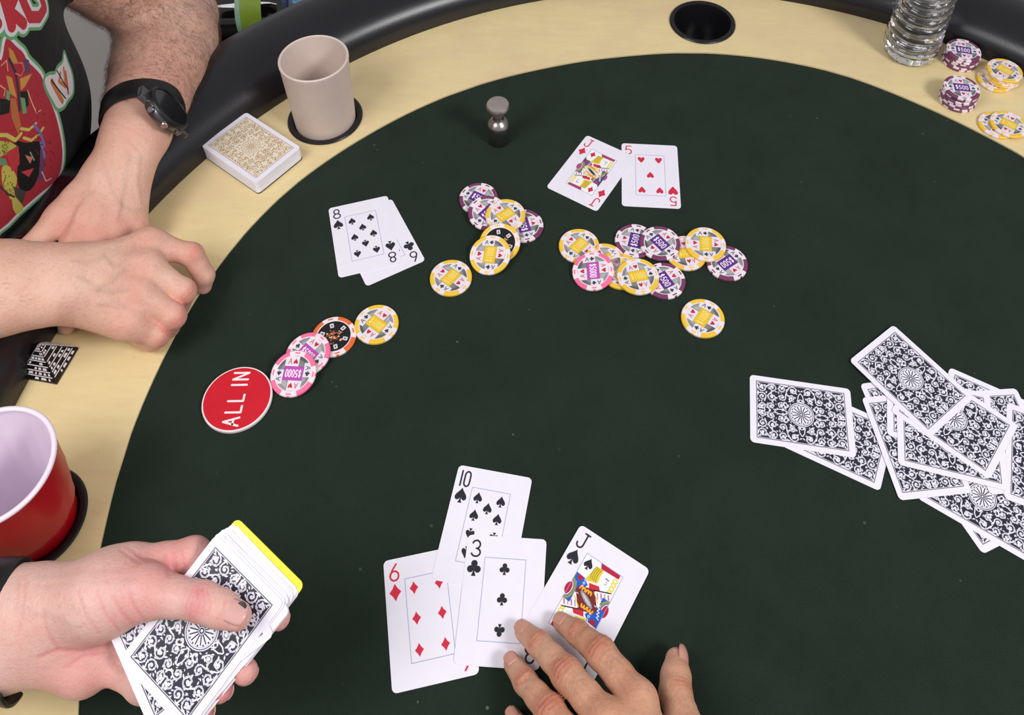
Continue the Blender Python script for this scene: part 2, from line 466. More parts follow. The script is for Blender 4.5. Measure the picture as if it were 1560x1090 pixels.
t.b.inputs['Specular IOR Level'].default_value = 0.1
t.b.inputs['Sheen Weight'].default_value = 0.06; t.b.inputs['Sheen Roughness'].default_value = 0.6
t.bump(n2, 0.5, 0.0006); FELT = t.m

t = NT('painted_wood'); v = t.coord()
mp = t.n('ShaderNodeMapping'); mp.inputs['Rotation'].default_value = (0, 0, 0.75); mp.inputs['Scale'].default_value = (5, 22, 3); t.l(v, mp.inputs[0])
g = t.noise(mp.outputs[0], 5, 5, 0.65)
c = t.ramp(g, [(0.25, srgb(226, 204, 152)), (0.55, srgb(232, 212, 158)), (0.8, srgb(236, 218, 166))])
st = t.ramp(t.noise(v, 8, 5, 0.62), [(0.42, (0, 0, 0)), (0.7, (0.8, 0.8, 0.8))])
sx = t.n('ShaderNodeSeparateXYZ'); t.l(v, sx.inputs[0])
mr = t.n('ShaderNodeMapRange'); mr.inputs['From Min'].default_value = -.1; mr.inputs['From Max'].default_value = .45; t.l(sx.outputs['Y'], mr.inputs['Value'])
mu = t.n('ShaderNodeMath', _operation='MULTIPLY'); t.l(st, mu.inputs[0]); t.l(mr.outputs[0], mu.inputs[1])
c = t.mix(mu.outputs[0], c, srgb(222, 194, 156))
sp = t.ramp(t.noise(v, 160, 2, 0.5), [(0.74, (0, 0, 0)), (0.8, (0.5, 0.5, 0.5))])
c = t.mix(sp, c, srgb(170, 140, 96))
t.l(c, t.b.inputs['Base Color']); t.b.inputs['Roughness'].default_value = 0.42
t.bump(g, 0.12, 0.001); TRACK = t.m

t = NT('black_vinyl'); v = t.coord()
vo = t.n('ShaderNodeTexVoronoi', Scale=700.0); t.l(v, vo.inputs['Vector'])
t.l(t.ramp(t.noise(v, 6), [(0.3, srgb(17, 16, 21)), (0.7, srgb(23, 22, 28))]), t.b.inputs['Base Color'])
t.b.inputs['Roughness'].default_value = 0.3; t.b.inputs['Specular IOR Level'].default_value = 0.6
t.bump(vo.outputs['Distance'], 0.12, 0.0004); VINYL = t.m
BLK = simple('black_plastic', srgb(22, 21, 24), 0.3, spec=0.5, bump=0.04)

table = empty('poker_table', (TC[0] * MM, TC[1] * MM, FLOOR_Z))
tag(table, 'round poker table with dark green felt, cream painted ring and black padded rail', 'table')
def on_table(o):
    o.parent = table; o.location.z -= FLOOR_Z; return o
# felt: rings of quads so the cloth can carry its slight waviness
V, Fc = [(0, 0, 0)], []
K = [0.2, 0.4, 0.6, 0.8, 0.93, 1.0]; N = len(th)
for k in K:
    for a, r in zip(th, FELT_R): V.append((r * k * math.cos(a) * MM, r * k * math.sin(a) * MM, 0))
for i in range(N): Fc.append((0, 1 + i, 1 + (i + 1) % N))
for q in range(len(K) - 1):
    for i in range(N):
        j = (i + 1) % N; Fc.append((1 + q * N + i, 1 + (q + 1) * N + i, 1 + (q + 1) * N + j, 1 + q * N + j))
on_table(mesh_obj('felt', V, Fc, FELT, None, True))
# painted ring with real holes for the cup holders
def hold_at(px, py, z=TRACK_Z):
    q = P(px, py, z)[:2] - TC; return q * 566 / np.hypot(*q)
HOLD = [hold_at(508, 190), hold_at(1070, 35.5), np.array([-408.0, 322.0]) - TC]
OUT_R, HOLE_R = 646.0, 37.5
pts, edges = [], []
def loop(q):
    s = len(pts); pts.extend(Vector(p) for p in q); edges.extend((s + i, s + (i + 1) % len(q)) for i in range(len(q)))
loop([(r * math.cos(a), r * math.sin(a)) for a, r in zip(th, FELT_R)])
loop([(OUT_R * math.cos(a), OUT_R * math.sin(a)) for a in th])
for h in HOLD: loop([(h[0] + HOLE_R * math.cos(a), h[1] + HOLE_R * math.sin(a)) for a in np.linspace(0, 2 * math.pi, 40, endpoint=False)])
cv, ce, cf, _, _, _ = delaunay_2d_cdt(pts, edges, [], 0, 1e-6)
keep = []
for f in cf:
    q = sum((np.array(cv[i]) for i in f), np.zeros(2)) / len(f); a = math.atan2(q[1], q[0]) % (2 * math.pi)
    if np.hypot(*q) < np.interp(a, np.r_[th, 2 * math.pi], np.r_[FELT_R, FELT_R[0]]) - 0.4 or np.hypot(*q) > OUT_R: continue
    if any(np.hypot(*(q - h)) < HOLE_R - 0.3 for h in HOLD): continue
    keep.append(f)
bm = bmesh.new(); bv = [bm.verts.new((p[0] * MM, p[1] * MM, TRACK_Z * MM)) for p in cv]
for f in keep: bm.faces.new([bv[i] for i in f])
bmesh.ops.delete(bm, geom=[q for q in bm.verts if not q.link_faces], context='VERTS')
bmesh.ops.recalc_face_normals(bm, faces=bm.faces)
for f in bm.faces:
    if f.normal.z < 0: f.normal_flip()
ed = [e for e in bm.edges if e.is_boundary]
ex = bmesh.ops.extrude_edge_only(bm, edges=ed)
for q in ex['geom']:
    if isinstance(q, bmesh.types.BMVert): q.co.z = -0.018
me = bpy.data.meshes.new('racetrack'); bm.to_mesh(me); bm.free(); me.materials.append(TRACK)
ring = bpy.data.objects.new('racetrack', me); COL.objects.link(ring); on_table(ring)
ring['label'] = 'cream painted wooden ring'
rail = lathe('rail', [(640, -20), (628, -4), (626, 3), (626.5, 12), (629, 22), (634.5, 31), (644, 40), (659, 47.5), (682, 51), (706, 48.5), (724, 42), (737, 31), (743, 16),
                      (744, 0), (742, -30), (730, -52), (700, -58), (660, -40)], VINYL, seg=200, closed=True, sharp=60)
rail.location = (6 * MM, 3 * MM, 0)
on_table(rail)
rim = lathe('apron', [(0, -30), (500, -30), (690, -58), (690, -110), (0, -110)], BLK, seg=96); on_table(rim)
ped = lathe('pedestal', [(260, -760), (260, -735), (90, -700), (70, -400), (90, -130), (160, -110)], BLK, seg=48); on_table(ped)
for h in HOLD:
    o = lathe('cup_holder', [(42.0, 2.0), (42.6, 3.2), (41.5, 4.6), (39, 5.0), (36.6, 4.2), (35.6, 2), (35.2, -40), (34, -62), (0, -64), (0, -66), (36, -65), (37, -4), (37.2, 1.9)],
              BLK, seg=64, loc=(h[0] * MM, h[1] * MM, 0), caps=False); on_table(o)

# ------------------------------------------------------------------ playing cards
STOCK = simple('card_stock', srgb(243, 241, 247), 0.45, var=0.02)
BACK = print_mat('card_back_black', back_card((40, 40, 56), (236, 234, 244), (62, 62, 76), (150, 150, 168), .95))
GOLD = print_mat('card_back_gold', back_card((236, 225, 204), (176, 140, 98), (150, 118, 82), (214, 196, 166), .62, 9))
TH = 0.32
_faces = {}
def card(x, y, rot, z, label, face=None, mat=None, tilt=(0, 0), group=None):
    key = face or 'back'
    if key not in _faces:
        mt = print_mat('card_face_' + key, face_card(face[:-1], face[-1])) if face else BACK
        _faces[key] = card_mesh('playing_card', mt, STOCK, th=TH)
    o = link_mesh('playing_card', _faces[key])
    o.location = (x * MM, y * MM, z * MM); o.rotation_euler = (tilt[0], tilt[1], rot)
    return tag(o, label, 'playing card', group)
card(-170.1, 597.4, .521, 0.1, 'six of clubs mostly covered by the eight of spades', '6c')
card(-186.8, 603.8, .297, 0.45, 'eight of spades lying face up on the six of clubs', '8s')
card(112.5, 689.2, -.045, 0.1, 'five of hearts lying face up beside the jack of diamonds', '5h')
card(48.5, 692.1, -.537, 0.45, 'jack of diamonds lying face up with a corner on the five of hearts', 'Jd')
card(-83.7, 259.1, .212, 0.1, 'six of diamonds lying face up under two black cards', '6d')
card(-47.0, 322.4, -.164, 0.45, 'ten of spades lying face up, lower half covered by the three', '10s')
card(-29.8, 270.4, -.048, 0.8, 'three of clubs lying face up, fingertip on its lower edge', '3c')
card(34.0, 270.8, -.554, 1.15, 'jack of spades lying face up under the fingertips', 'Js')

def edge_pose(cpx, dpx, z, kind, side):
    a, b = P(*cpx, z)[:2], P(*dpx, z)[:2]
    d = (b - a) / np.hypot(*(b - a)); n = np.array([-d[1], d[0]]) * (1 if side == 'L' else -1)
    ln, wd = (CH, CW) if kind == 'long' else (CW, CH)
    cpt = a + d * ln / 2 + n * wd / 2
    ang = math.atan2(d[1], d[0]) + (-math.pi / 2 if kind == 'long' else 0)
    return cpt[0], cpt[1], ang
Z6 = lambda x, y: (1120 + x * .34866, 480 + y * .34866)
PILE = [
 ((1082,1047),(965,880),'long','R','discard card at the very bottom of the heap, one white corner out on felt'),
 ('c',(1080,795),(427,240),'discard card jutting out lowest along the near side of the heap'),
 ((632,772),(250,595),'long','R','discard card half hidden beneath the lone card at the heap tip'),
 ('p',225.65,419.12,1.429,'face-down card lying flat, first and lone one at the heap tip'),
 ((545,303),(723,728),'long','L','discard card behind, showing a thin strip of border left of the heap middle'),
 ((718,812),(548,352),'long','R','discard card with long white edge facing the two loose cards'),
 ((937,230),(1165,330),'long','R','discard card poking out behind the uppermost card'),
 ((1228,322),(1262,395),'long','R','discard card showing one printed corner at the far edge of the heap'),
 ((1175,803),(1182,560),'long','R','discard card cut off by the photo edge in the heap'),
 ((1112,348),(985,318),'long','L','discard card showing a sliver between the uppermost card and far corner'),
 ((712,655),(1200,772),'long','L','discard card third from top, its long near edge toward the player'),
 ((1112,722),(1238,482),'short','L','discard card second from top, half covered with its rosette cut in two'),
 ('p',330.56,453.18,.637,'uppermost face-down card of the discard heap, wholly visible'),
]
zl = [0.1, 0.45, 0.1, 0.45, 0.8, 1.15, 0.82, 1.17, 1.52, 1.87, 2.22, 2.57, 2.92]
for q, z in zip(PILE, zl):
    if q[0] == 'c':
        a = P(*Z6(*q[1]), z)[:2]; b = P(*Z6(q[1][0] + q[2][0], q[1][1] + q[2][1]), z)[:2] - a
        x, y, r = a[0], a[1], math.atan2(b[1], b[0]) - math.pi / 2
    elif q[0] == 'p': x, y, r = q[1:4]
    else: x, y, r = edge_pose(Z6(*q[0]), Z6(*q[1]), z, q[2], q[3])
    card(x, y, r, z, q[-1], group='face-down cards in the discard heap')

# deck with gold backs on the painted ring
def card_deck(name, label, n, top_mat, x, y, rz, z, parent_cut=None):
    d = empty(name, (x * MM, y * MM, z * MM), rz); tag(d, label, 'card deck')
    me = card_mesh('card', STOCK, STOCK, th=0.31); mt = card_mesh('top_card', top_mat, STOCK, th=0.31)
    rnd = random.Random(n)
    for k in range(n):
        o = link_mesh('top_card' if k == n - 1 else 'card', mt if k == n - 1 else me, d)
        o.location = (rnd.uniform(-.35, .35) * MM, rnd.uniform(-.35, .35) * MM, k * 0.33 * MM)
    return d
gx, gy, gr = edge_pose((375.1, 172.2), (450.6, 221.0), 19, 'long', 'R')
cut = link_mesh('cut_card', card_mesh('cut_card', BLK, BLK, th=0.8, wm=63.5, hm=89.5))
cut.location = (gx * MM, gy * MM, (TRACK_Z + .1) * MM); cut.rotation_euler.z = gr
tag(cut, 'black plastic cut card under the deck with gold backs', 'cut card')
card_deck('card_deck', 'squared deck of cards with gold scroll backs beside the beige tumbler', 52, GOLD, gx, gy, gr, TRACK_Z + 1.0)

# ------------------------------------------------------------------ chips
R_CH, T_CH = 20.6, 3.3
CWHITE = simple('chip_white', srgb(240, 226, 232), 0.45, var=0.03)
CHC = {'yellow': simple('chip_yellow', srgb(243, 198, 62), 0.42, var=0.03), 'plum': simple('chip_plum', srgb(122, 58, 96), 0.42, var=0.04),
       'pink': simple('chip_pink', srgb(248, 112, 158), 0.42, var=0.03), 'orange': simple('chip_orange', srgb(228, 108, 52), 0.42, var=0.03)}
def inlay(kind):
    cv = Canvas(31.4, 31.4, 12, (176, 172, 180))
    if kind in ('black', 'crest'):
        cv.a[:] = np.array((14, 14, 18), np.float32) / 255
        col = (190, 92, 40) if kind == 'crest' else (214, 178, 70)
        for k in range(6):
            a = k * math.pi / 3 + .5
            pts = rounded(3.6, 4.6, .5, 3)
            cv.poly([(11.2 * math.cos(a) + px * math.sin(a) + py * math.cos(a), 11.2 * math.sin(a) - px * math.cos(a) + py * math.sin(a)) for px, py in pts], (226, 222, 226))
            for pl in glyph('A', 11.2 * math.cos(a), 11.2 * math.sin(a), 1.6, 2.6, a - math.pi / 2): cv.stroke(pl, .45, (40, 36, 40))
        rnd = random.Random(3)
        for k in range(46):
            a, r = rnd.uniform(0, 6.28), rnd.uniform(1, 8.2)
            cv.disc(r * math.cos(a), r * math.sin(a), rnd.uniform(.5, 1.3), [col, (120, 52, 26), (226, 190, 150)][k % 3], rnd.uniform(.4, 1), a)
        for a in (0, 2.1, 4.2): cv.stroke(arc(0, 0, 5 + a, 3, 20, 160), .5, col)
        return cv.image('chip_inlay')
    rc = {'yellow': (240, 196, 40), 'plum': (98, 38, 140), 'pink': (196, 74, 180)}[kind]
    txt = {'yellow': '$1000', 'plum': '$500', 'pink': '$5000'}[kind]
    g = np.hypot(*np.meshgrid(cv.X, cv.Y)) / 16
    yy = np.meshgrid(cv.X, cv.Y)[1] / 16
    cv.a[:] = np.clip(.6 + .16 * yy[..., None] - .12 * (g[..., None] > .8), 0, 1)
    cards = [((-3.0, 10.6), 12.5, 9.4, .0, 'h', (214, 60, 76)), ((3.0, -10.6), 12.5, 9.4, math.pi, 'h', (214, 60, 76)),
             ((12.9, 3.4), 8.2, 12.5, -math.pi / 2, 's', (60, 58, 66)), ((-12.9, -3.4), 8.2, 12.5, math.pi / 2, 'c', (60, 58, 66))]
    for (x, y), a, b, rot, s, col in cards:
        cv.poly([(x - a / 2 + .6, y - b / 2 - .5), (x + a / 2 + .6, y - b / 2 - .5), (x + a / 2 + .6, y + b / 2 - .5), (x - a / 2 + .6, y + b / 2 - .5)], (128, 124, 136))
        cv.poly([(x - a / 2, y - b / 2), (x + a / 2, y - b / 2), (x + a / 2, y + b / 2), (x - a / 2, y + b / 2)], (232, 228, 236))
        dx, dy = math.cos(rot), math.sin(rot)
        for pl in glyph('A', x - 1.9 * dx, y - 1.9 * dy, 3.2, 4.6, rot): cv.stroke(pl, .6, col)
        pip(cv, s, x + 3.1 * dx, y + 3.1 * dy, 4.4, 1, (206, 26, 50) if s == 'h' else (52, 50, 58))
    cv.poly([(-9.0, -6.2), (9.0, -6.2), (9.0, 6.2), (-9.0, 6.2)], tuple(int(q * .72) for q in rc))
    cv.poly([(-8.7, -5.9), (8.7, -5.9), (8.7, 5.9), (-8.7, 5.9)], rc)
    n = len(txt); wd = 15 / n
    tc = (250, 244, 250) if kind != 'yellow' else (252, 226, 130)
    for k, ch in enumerate(txt):
        for pl in glyph(ch, (k - (n - 1) / 2) * wd, 0, wd * .66, 6.2): cv.stroke(pl, .85, tc)
    return cv.image('chip_inlay')
INL = {k: print_mat('chip_inlay_' + k, inlay(k), 0.2, 0.35) for k in ('yellow', 'plum', 'pink', 'black', 'crest')}
_chip = {}
def chip_protos(color, ins):
    if (color, ins) in _chip: return _chip[(color, ins)]
    seg = 96
    prof = [(0, 0), (19.8, 0), (20.6, .7), (20.6, 2.6), (19.9, 3.3), (18.9, 3.3), (17.5, 3.3), (16.4, 3.3), (15.7, 3.25), (15.5, 3.05), (0, 3.05)]
    def mi(i, k):
        a = (k + .5) / seg * 360 % 90; a = min(a, 90 - a)          # distance to the nearest spot centre
        if i in (7, 8, 9): return 1
        if i == 5 and a < 7: return 0
        if i in (1, 2, 3) and a < 5: return 0
        return 1 if a < 21 else 0
    o = lathe('poker_chip', prof, [CHC[color], CWHITE], seg=seg, midx=mi, sharp=30)
    COL.objects.unlink(o)
    n = 40; V = [(15.6 * math.cos(2 * math.pi * k / n) * MM, 15.6 * math.sin(2 * math.pi * k / n) * MM, 3.12 * MM) for k in range(n)]
    q = mesh_obj('inlay', V, [tuple(range(n))], INL[ins], uvs=[(x / .0314 + .5, y / .0314 + .5) for x, y, _ in V])
    COL.objects.unlink(q)
    _chip[(color, ins)] = (o, q); return o, q
def place_chip(color, ins, x, y, z, rot, label, group, slope=None):
    """slope: (dx, dy, s) - the chip leans on what lies under it and dips by s per mm along (dx, dy)"""
    o0, q0 = chip_protos(color, ins)
    o = o0.copy(); COL.objects.link(o); q = q0.copy(); COL.objects.link(q); q.parent = o
    M = Matrix.Translation((x * MM, y * MM, z * MM))
    if slope:
        ax = Vector((-slope[1], slope[0], 0)); M = M @ Matrix.Rotation(math.atan(slope[2]), 4, ax)
    M = M @ Matrix.Rotation(rot, 4, 'Z')
    o.matrix_world = M
    q.matrix_parent_inverse = Matrix.Identity(4)
    tag(o, label, 'poker chip', group); return o
# name: colour, inlay, pixel of the face centre, turn in degrees, what carries it (None = felt), label
def Zl(x, y): return 290 + x * .21154, 450 + y * .21154
def Zm(x, y): return 640 + x * .18349, 260 + y * .18349
def Zr(x, y): return 840 + x * .19872, 330 + y * .19872
CH_ = {
 'Y1': ('yellow', 'yellow', Zl(1340, 205), -35, None, 'yellow chip lying alone next to the orange and black chip'),
 'O': ('orange', 'crest', Zl(1032, 294), 20, None, 'orange rimmed chip with black centre beside a pink chip'),
 'P1': ('pink', 'pink', Zl(846, 418), -38, 'O', 'pink chip leaning between the orange chip and another pink chip'),
 'P2': ('pink', 'pink', Zl(743, 558), 176, 'P1', 'pink chip touching the red all-in button'),
 'U1': ('plum', 'plum', Zm(485, 225), -28, None, 'plum chip at the far tip of the middle cluster'),
 'U2': ('plum', 'plum', Zm(562, 345), 50, 'U1', 'plum chip second in the middle cluster, leaning on the far plum chip'),
 'U3': ('plum', 'plum', Zm(858, 452), 105, None, 'plum chip on the side of the middle cluster toward the five of hearts'),
 'Y2': ('yellow', 'yellow', Zm(708, 365), 38, 'mid', 'yellow chip on top of two plum chips in the middle cluster'),
 'K': ('yellow', 'black', Zm(662, 590), 10, 'Y2', 'yellow rimmed chip showing its black centre, partly covered'),
 'Y3': ('yellow', 'yellow', Zm(583, 692), 82, 'K', 'yellow chip covering part of the black-centred yellow chip'),
 'Y4': ('yellow', 'yellow', Zm(255, 885), 52, None, 'yellow chip lying alone between the eight of spades and middle cluster'),
 'Y5': ('yellow', 'yellow', Zr(213, 220), 48, None, 'yellow chip at the jack end of the big cluster'),
 'Y6': ('yellow', 'yellow', Zr(410, 335), 30, None, 'yellow chip almost hidden behind the pink chip in the big cluster'),
 'Y7': ('yellow', 'yellow', Zr(535, 415), 25, None, 'yellow chip squeezed between pink and yellow chips in the big cluster'),
 'U4': ('plum', 'plum', Zr(642, 182), 75, None, 'plum chip in the far row of the big cluster under another plum chip'),
 'Y9': ('yellow', 'yellow', Zr(1035, 275), 10, None, 'yellow chip covered by a plum and a yellow chip in the big cluster'),
 'U6': ('plum', 'plum', Zr(1348, 352), 215, None, 'plum chip at the outer end of the big cluster'),
 'U7': ('plum', 'plum', Zr(868, 487), -62, None, 'plum chip on the near side of the big cluster'),
 'P3': ('pink', 'pink', Zr(322, 412), -88, 'Y6', 'pink chip in the big cluster, only pink one there'),
 'Y8': ('yellow', 'yellow', Zr(665, 455), 12, 'lvl1', 'yellow chip lying over yellow and plum chips on near side of big cluster'),
 'U5': ('plum', 'plum', Zr(833, 200), -52, 'lvl1', 'plum chip lying over another plum chip in the far row'),
 'Y10': ('yellow', 'yellow', Zr(1183, 208), 85, 'lvl1', 'yellow chip lying over a yellow and a plum chip in the far row'),
 'Y11': ('yellow', 'yellow', Zr(1162, 775), 55, None, 'yellow chip lying alone nearest the player, away from the big cluster'),
}
GRP = {'P': 'chips bet on the felt'}
pos = {}
for k, (col, ins, px, rot, sup, lab) in CH_.items():
    if sup is None:
        q = P(*px, T_CH); pos[k] = (q[0], q[1], 0.05)
        place_chip(col, ins, q[0], q[1], 0.05, math.radians(rot), lab, 'chips bet on the felt')
    elif sup in ('lvl1', 'mid'):
        q = P(*px, 2 * T_CH); pos[k] = (q[0], q[1], T_CH + .15)
        if sup == 'mid':
            z = T_CH + 2.4; q = P(*px, z + T_CH); pos[k] = (q[0], q[1], z)
            place_chip(col, ins, q[0], q[1], z, math.radians(rot), lab, 'chips bet on the felt')
        else: place_chip(col, ins, q[0], q[1], T_CH + .15, math.radians(rot), lab, 'chips bet on the felt')
    else:
        sx, sy, sz = pos[sup]; zc = sz + 2.6
        for _ in range(3):
            q = P(*px, zc + T_CH); d = np.array([q[0] - sx, q[1] - sy]); L = np.hypot(*d)
            s = min(.28, (sz + T_CH) / L); zc = s * R_CH
        d /= L; pos[k] = (q[0], q[1], zc * .55)
        place_chip(col, ins, q[0], q[1], zc + .1, math.radians(rot), lab, 'chips bet on the felt', (d[0], d[1], s))
ORD = ['top', 'second from top', 'third from top', 'fourth from top', 'fifth from top', 'sixth from top', 'seventh from top']
def stack(color, px, n, name, where, group, seed, off=None):
    rnd = random.Random(seed); q = P(*px, TRACK_Z + n * T_CH); d_ = q[:2] - TC; L_ = np.hypot(*d_); q[:2] -= d_ / L_ * max(0, L_ + R_CH - 629.5)
    for k in range(n):
        dx, dy = (rnd.uniform(-.8, .8), rnd.uniform(-.8, .8)) if k < n - 1 else (0, 0)
        if off and k == 0: dx, dy = off
        lv = ORD[n - 1 - k] if k else 'bottom'
        r = rnd.uniform(0, 6.28) if k < n - 1 else math.radians(name)
        place_chip(color, color, q[0] + dx, q[1] + dy, TRACK_Z + .1 + k * (T_CH + .03), r, f'{lv} {color} chip of the {where}', group)
stack('plum', (1470.5, 72.2), 6, -14, 'stack behind, touching the rail beside the bottle', 'plum chips in the stack by the bottle', 1)
stack('plum', (1465.4, 133.2), 7, -8, 'tall stack in front of the bottle', 'plum chips in the tall stack', 2)
stack('yellow', (1535.5, 100.2), 5, -50, 'yellow stack beside the plum stacks', 'yellow chips in the stack', 3, (-9, -3))
stack('yellow', (1537, 188.5), 2, -40, 'pair of yellow chips near the felt edge', 'pair of yellow chips', 4, (-12, 1.5))

# all-in button
RED = simple('button_red', srgb(206, 16, 38), 0.38, var=0.05); BWHITE = simple('button_white', srgb(244, 232, 232), 0.4)
q = P(361, 607.2, 4)
bt = empty('all_in_button', (q[0] * MM, q[1] * MM, 0)); tag(bt, 'round red all-in button with white lettering and white rim', 'button')
lathe('rim', [(0, 0.05), (29.4, .05), (30.2, .8), (30.2, 3.2), (29.7, 3.9), (28.6, 4.0), (0, 3.9)], BWHITE, bt)
lathe('face', [(28.9, 3.85), (28.7, 4.12), (0, 4.15)], RED, bt)['label'] = 'glossy red face'
a, b = P(352, 639, 4), P(368.5, 569, 4); tx = (b - a)[:2]; tl = np.hypot(*tx); tx /= tl; ty = np.array([-tx[1], tx[0]])
V, Fc = [], []
def ribbon(pl, wd, z):
    """flat raised stroke with round ends"""
    for p0, p1 in zip(pl[:-1], pl[1:]):
        d = np.array(p1) - np.array(p0); L = np.hypot(*d); d /= L; n_ = np.array([-d[1], d[0]]); s = len(V)
        ring_ = [np.array(p1) + wd / 2 * (d * math.cos(f) + n_ * math.sin(f)) for f in np.linspace(-math.pi / 2, math.pi / 2, 7)] + \
                [np.array(p0) + wd / 2 * (-d * math.cos(f) - n_ * math.sin(f)) for f in np.linspace(-math.pi / 2, math.pi / 2, 7)]
        z += .025
        for zz in (3.9, z + .1): V.extend((x * MM, y * MM, zz * MM) for x, y in ring_)
        m_ = len(ring_); Fc.append(tuple(s + m_ + k for k in range(m_)))
        Fc.extend((s + k, s + (k + 1) % m_, s + m_ + (k + 1) % m_, s + m_ + k) for k in range(m_))
for ch, u in zip('ALLIN', (0, 9.6, 18.6, 29.5, 36.6)):
    u0 = (u - 18.6) * tl / 37.0
    for pl in glyph(ch, 0, 0, 7.8, 13.2):
        ribbon([tuple(tx * (u0 + x) + ty * (y + .6)) for x, y in pl], 1.8, 4.14)
mesh_obj('lettering', V, Fc, BWHITE, bt)['label'] = 'white ALL IN lettering'

# ------------------------------------------------------------------ things standing on the table
STEEL = simple('brushed_steel', (0.42, 0.39, 0.38, 1), 0.3, metal=1.0, var=0.1, scale=120, bump=0.1, bscale=900)
q = P(760.2, 213.5, 0)
wt = empty('metal_weight', (q[0] * MM, q[1] * MM, 0)); tag(wt, 'small steel weight with waist and knob standing on the felt', 'weight')
lathe('body', [(0, 0), (11.6, 0), (12.3, .8), (12.3, 26.5), (11.7, 28.2), (8.6, 32.2), (6.6, 33.6), (5.6, 35.5), (5.4, 40)], STEEL, wt, sharp=50)
KNOB = simple('lit_steel', (0.62, 0.54, 0.50, 1), 0.48, metal=1.0, var=0.1, scale=120, bump=0.1, bscale=900)  # knob steel made lighter and warmer, its lit reflection put into the colour
lathe('knob', [(5.4, 40), (5.8, 43), (8.4, 47), (11.4, 50.5), (12.4, 53), (12.5, 56.5), (11.6, 58.4), (9, 59), (0, 59.3)], KNOB, wt, sharp=50)

MUG = simple('beige_plastic', srgb(218, 200, 190), 0.55, var=0.03, bump=0.06, bscale=300)
o = lathe('tumbler', [(0, -20), (31, -20), (33, -18), (34.2, 0), (37.4, 92), (37.9, 93.5), (37.9, 96.2), (36.6, 97.2), (35.3, 96.4), (34.7, 92), (31.4, -13), (29, -16), (0, -16)], MUG,
          seg=80, loc=((HOLD[0][0] + TC[0]) * MM, (HOLD[0][1] + TC[1]) * MM, 0), sharp=40)
tag(o, 'plain beige plastic tumbler standing in a black cup holder', 'tumbler')

CUPR = simple('cup_red', srgb(186, 6, 28), 0.3, var=0.05); CUPW = simple('cup_white', srgb(240, 226, 240), 0.35, var=0.02)
cu = empty('party_cup', (-0.408, 0.322, 0)); tag(cu, 'red plastic party cup with white inside standing in a cup holder', 'cup')
seg = 80
o = lathe('outer_wall', [(0, -23), (31, -23), (32, -21), (34.0, 4), (35, 6), (36.2, 22), (38.6, 24), (40.0, 46), (42, 48), (43.4, 70), (45.6, 93), (45, 94)], CUPR, cu, seg=seg, sharp=25, caps=False)
for v_ in o.data.vertices:                                                # shallow flats pressed into the wall
    a = math.atan2(v_.co.y, v_.co.x); z = v_.co.z / MM
    if 6 < z < 70: k = 1 - .018 * max(0, math.cos(a * 10)); v_.co.x *= k; v_.co.y *= k
o = lathe('inner_wall', [(44.4, 94), (43.0, 86), (41.0, 70), (38.2, 46), (34.6, 22), (32.8, 4), (30.4, -18), (0, -19)], CUPW, cu, seg=seg, sharp=25, caps=False)
for v_ in o.data.vertices:
    a = math.atan2(v_.co.y, v_.co.x); z = v_.co.z / MM
    if -10 < z < 75: k = 1 - .035 * max(0, math.cos(a * 10)); v_.co.x *= k; v_.co.y *= k
lathe('rolled_rim', [(44.5 + 2.1 * math.cos(f) , 95 + 2.0 * math.sin(f)) for f in np.linspace(0, 2 * math.pi, 12, endpoint=False)], CUPW, cu, seg=seg, closed=True, sharp=80)

# clear ribbed water bottle
def clear(name, ior, rough=0.02, col=(1, 1, 1, 1)):
    t = NT(name); b = t.b
    b.inputs['Transmission Weight'].default_value = 1; b.inputs['IOR'].default_value = ior
    b.inputs['Roughness'].default_value = rough; b.inputs['Base Color'].default_value = col
    t.bump(t.noise(t.coord(), 120), 0.05, 0.0005)
    return t.m
PET = clear('clear_bottle', 1.45); WATER = clear('water', 1.33, 0.0)
q = P(1384, 79, TRACK_Z)
wb = empty('water_bottle', (q[0] * MM, q[1] * MM, TRACK_Z * MM)); tag(wb, 'clear ribbed plastic water bottle standing beside the plum chip stacks', 'bottle')
prof = [(0, 5), (14, 4), (22, .6), (27, .3), (30, 2.5), (31.6, 7), (32.4, 13), (33, 18)]
z = 18
while z < 122:
    prof += [(33.8, z + 2), (33.0, z + 4.4), (29.8, z + 6.6), (33.0, z + 8.8), (33.8, z + 11)]; z += 13.2
prof += [(33, 134), (31, 148), (25, 166), (17, 180), (13.2, 188), (13, 204)]
ins = [(max(0, r - .8), zz + (.8 if i < 4 else 0)) for i, (r, zz) in enumerate(prof)]
sh = lathe('shell', prof + [(12.2, 204)] + ins[::-1][1:], PET, wb, seg=72, sharp=70)
rnd = random.Random(8)
for v_ in sh.data.vertices:                                               # moulded lobes round the foot
    z = v_.co.z / MM; a = math.atan2(v_.co.y, v_.co.x)
    if 1 < z < 17: k = 1 + .05 * math.cos(a * 14) * math.sin(math.pi * z / 17); v_.co.x *= k; v_.co.y *= k
    elif z > 18 and z < 130: v_.co.z += .0022 * math.sin(a + .4)
wl = [(max(0, r - 1.1), zz + (1.1 if i < 4 else 0)) for i, (r, zz) in enumerate(prof) if zz < 118]
lathe('water', wl + [(31.0, 118), (0, 118)], WATER, wb, seg=72, sharp=70)
lathe('cap', [(14.6, 192), (14.8, 193), (14.8, 206), (14, 207), (0, 207)], CWHITE, wb, seg=40)

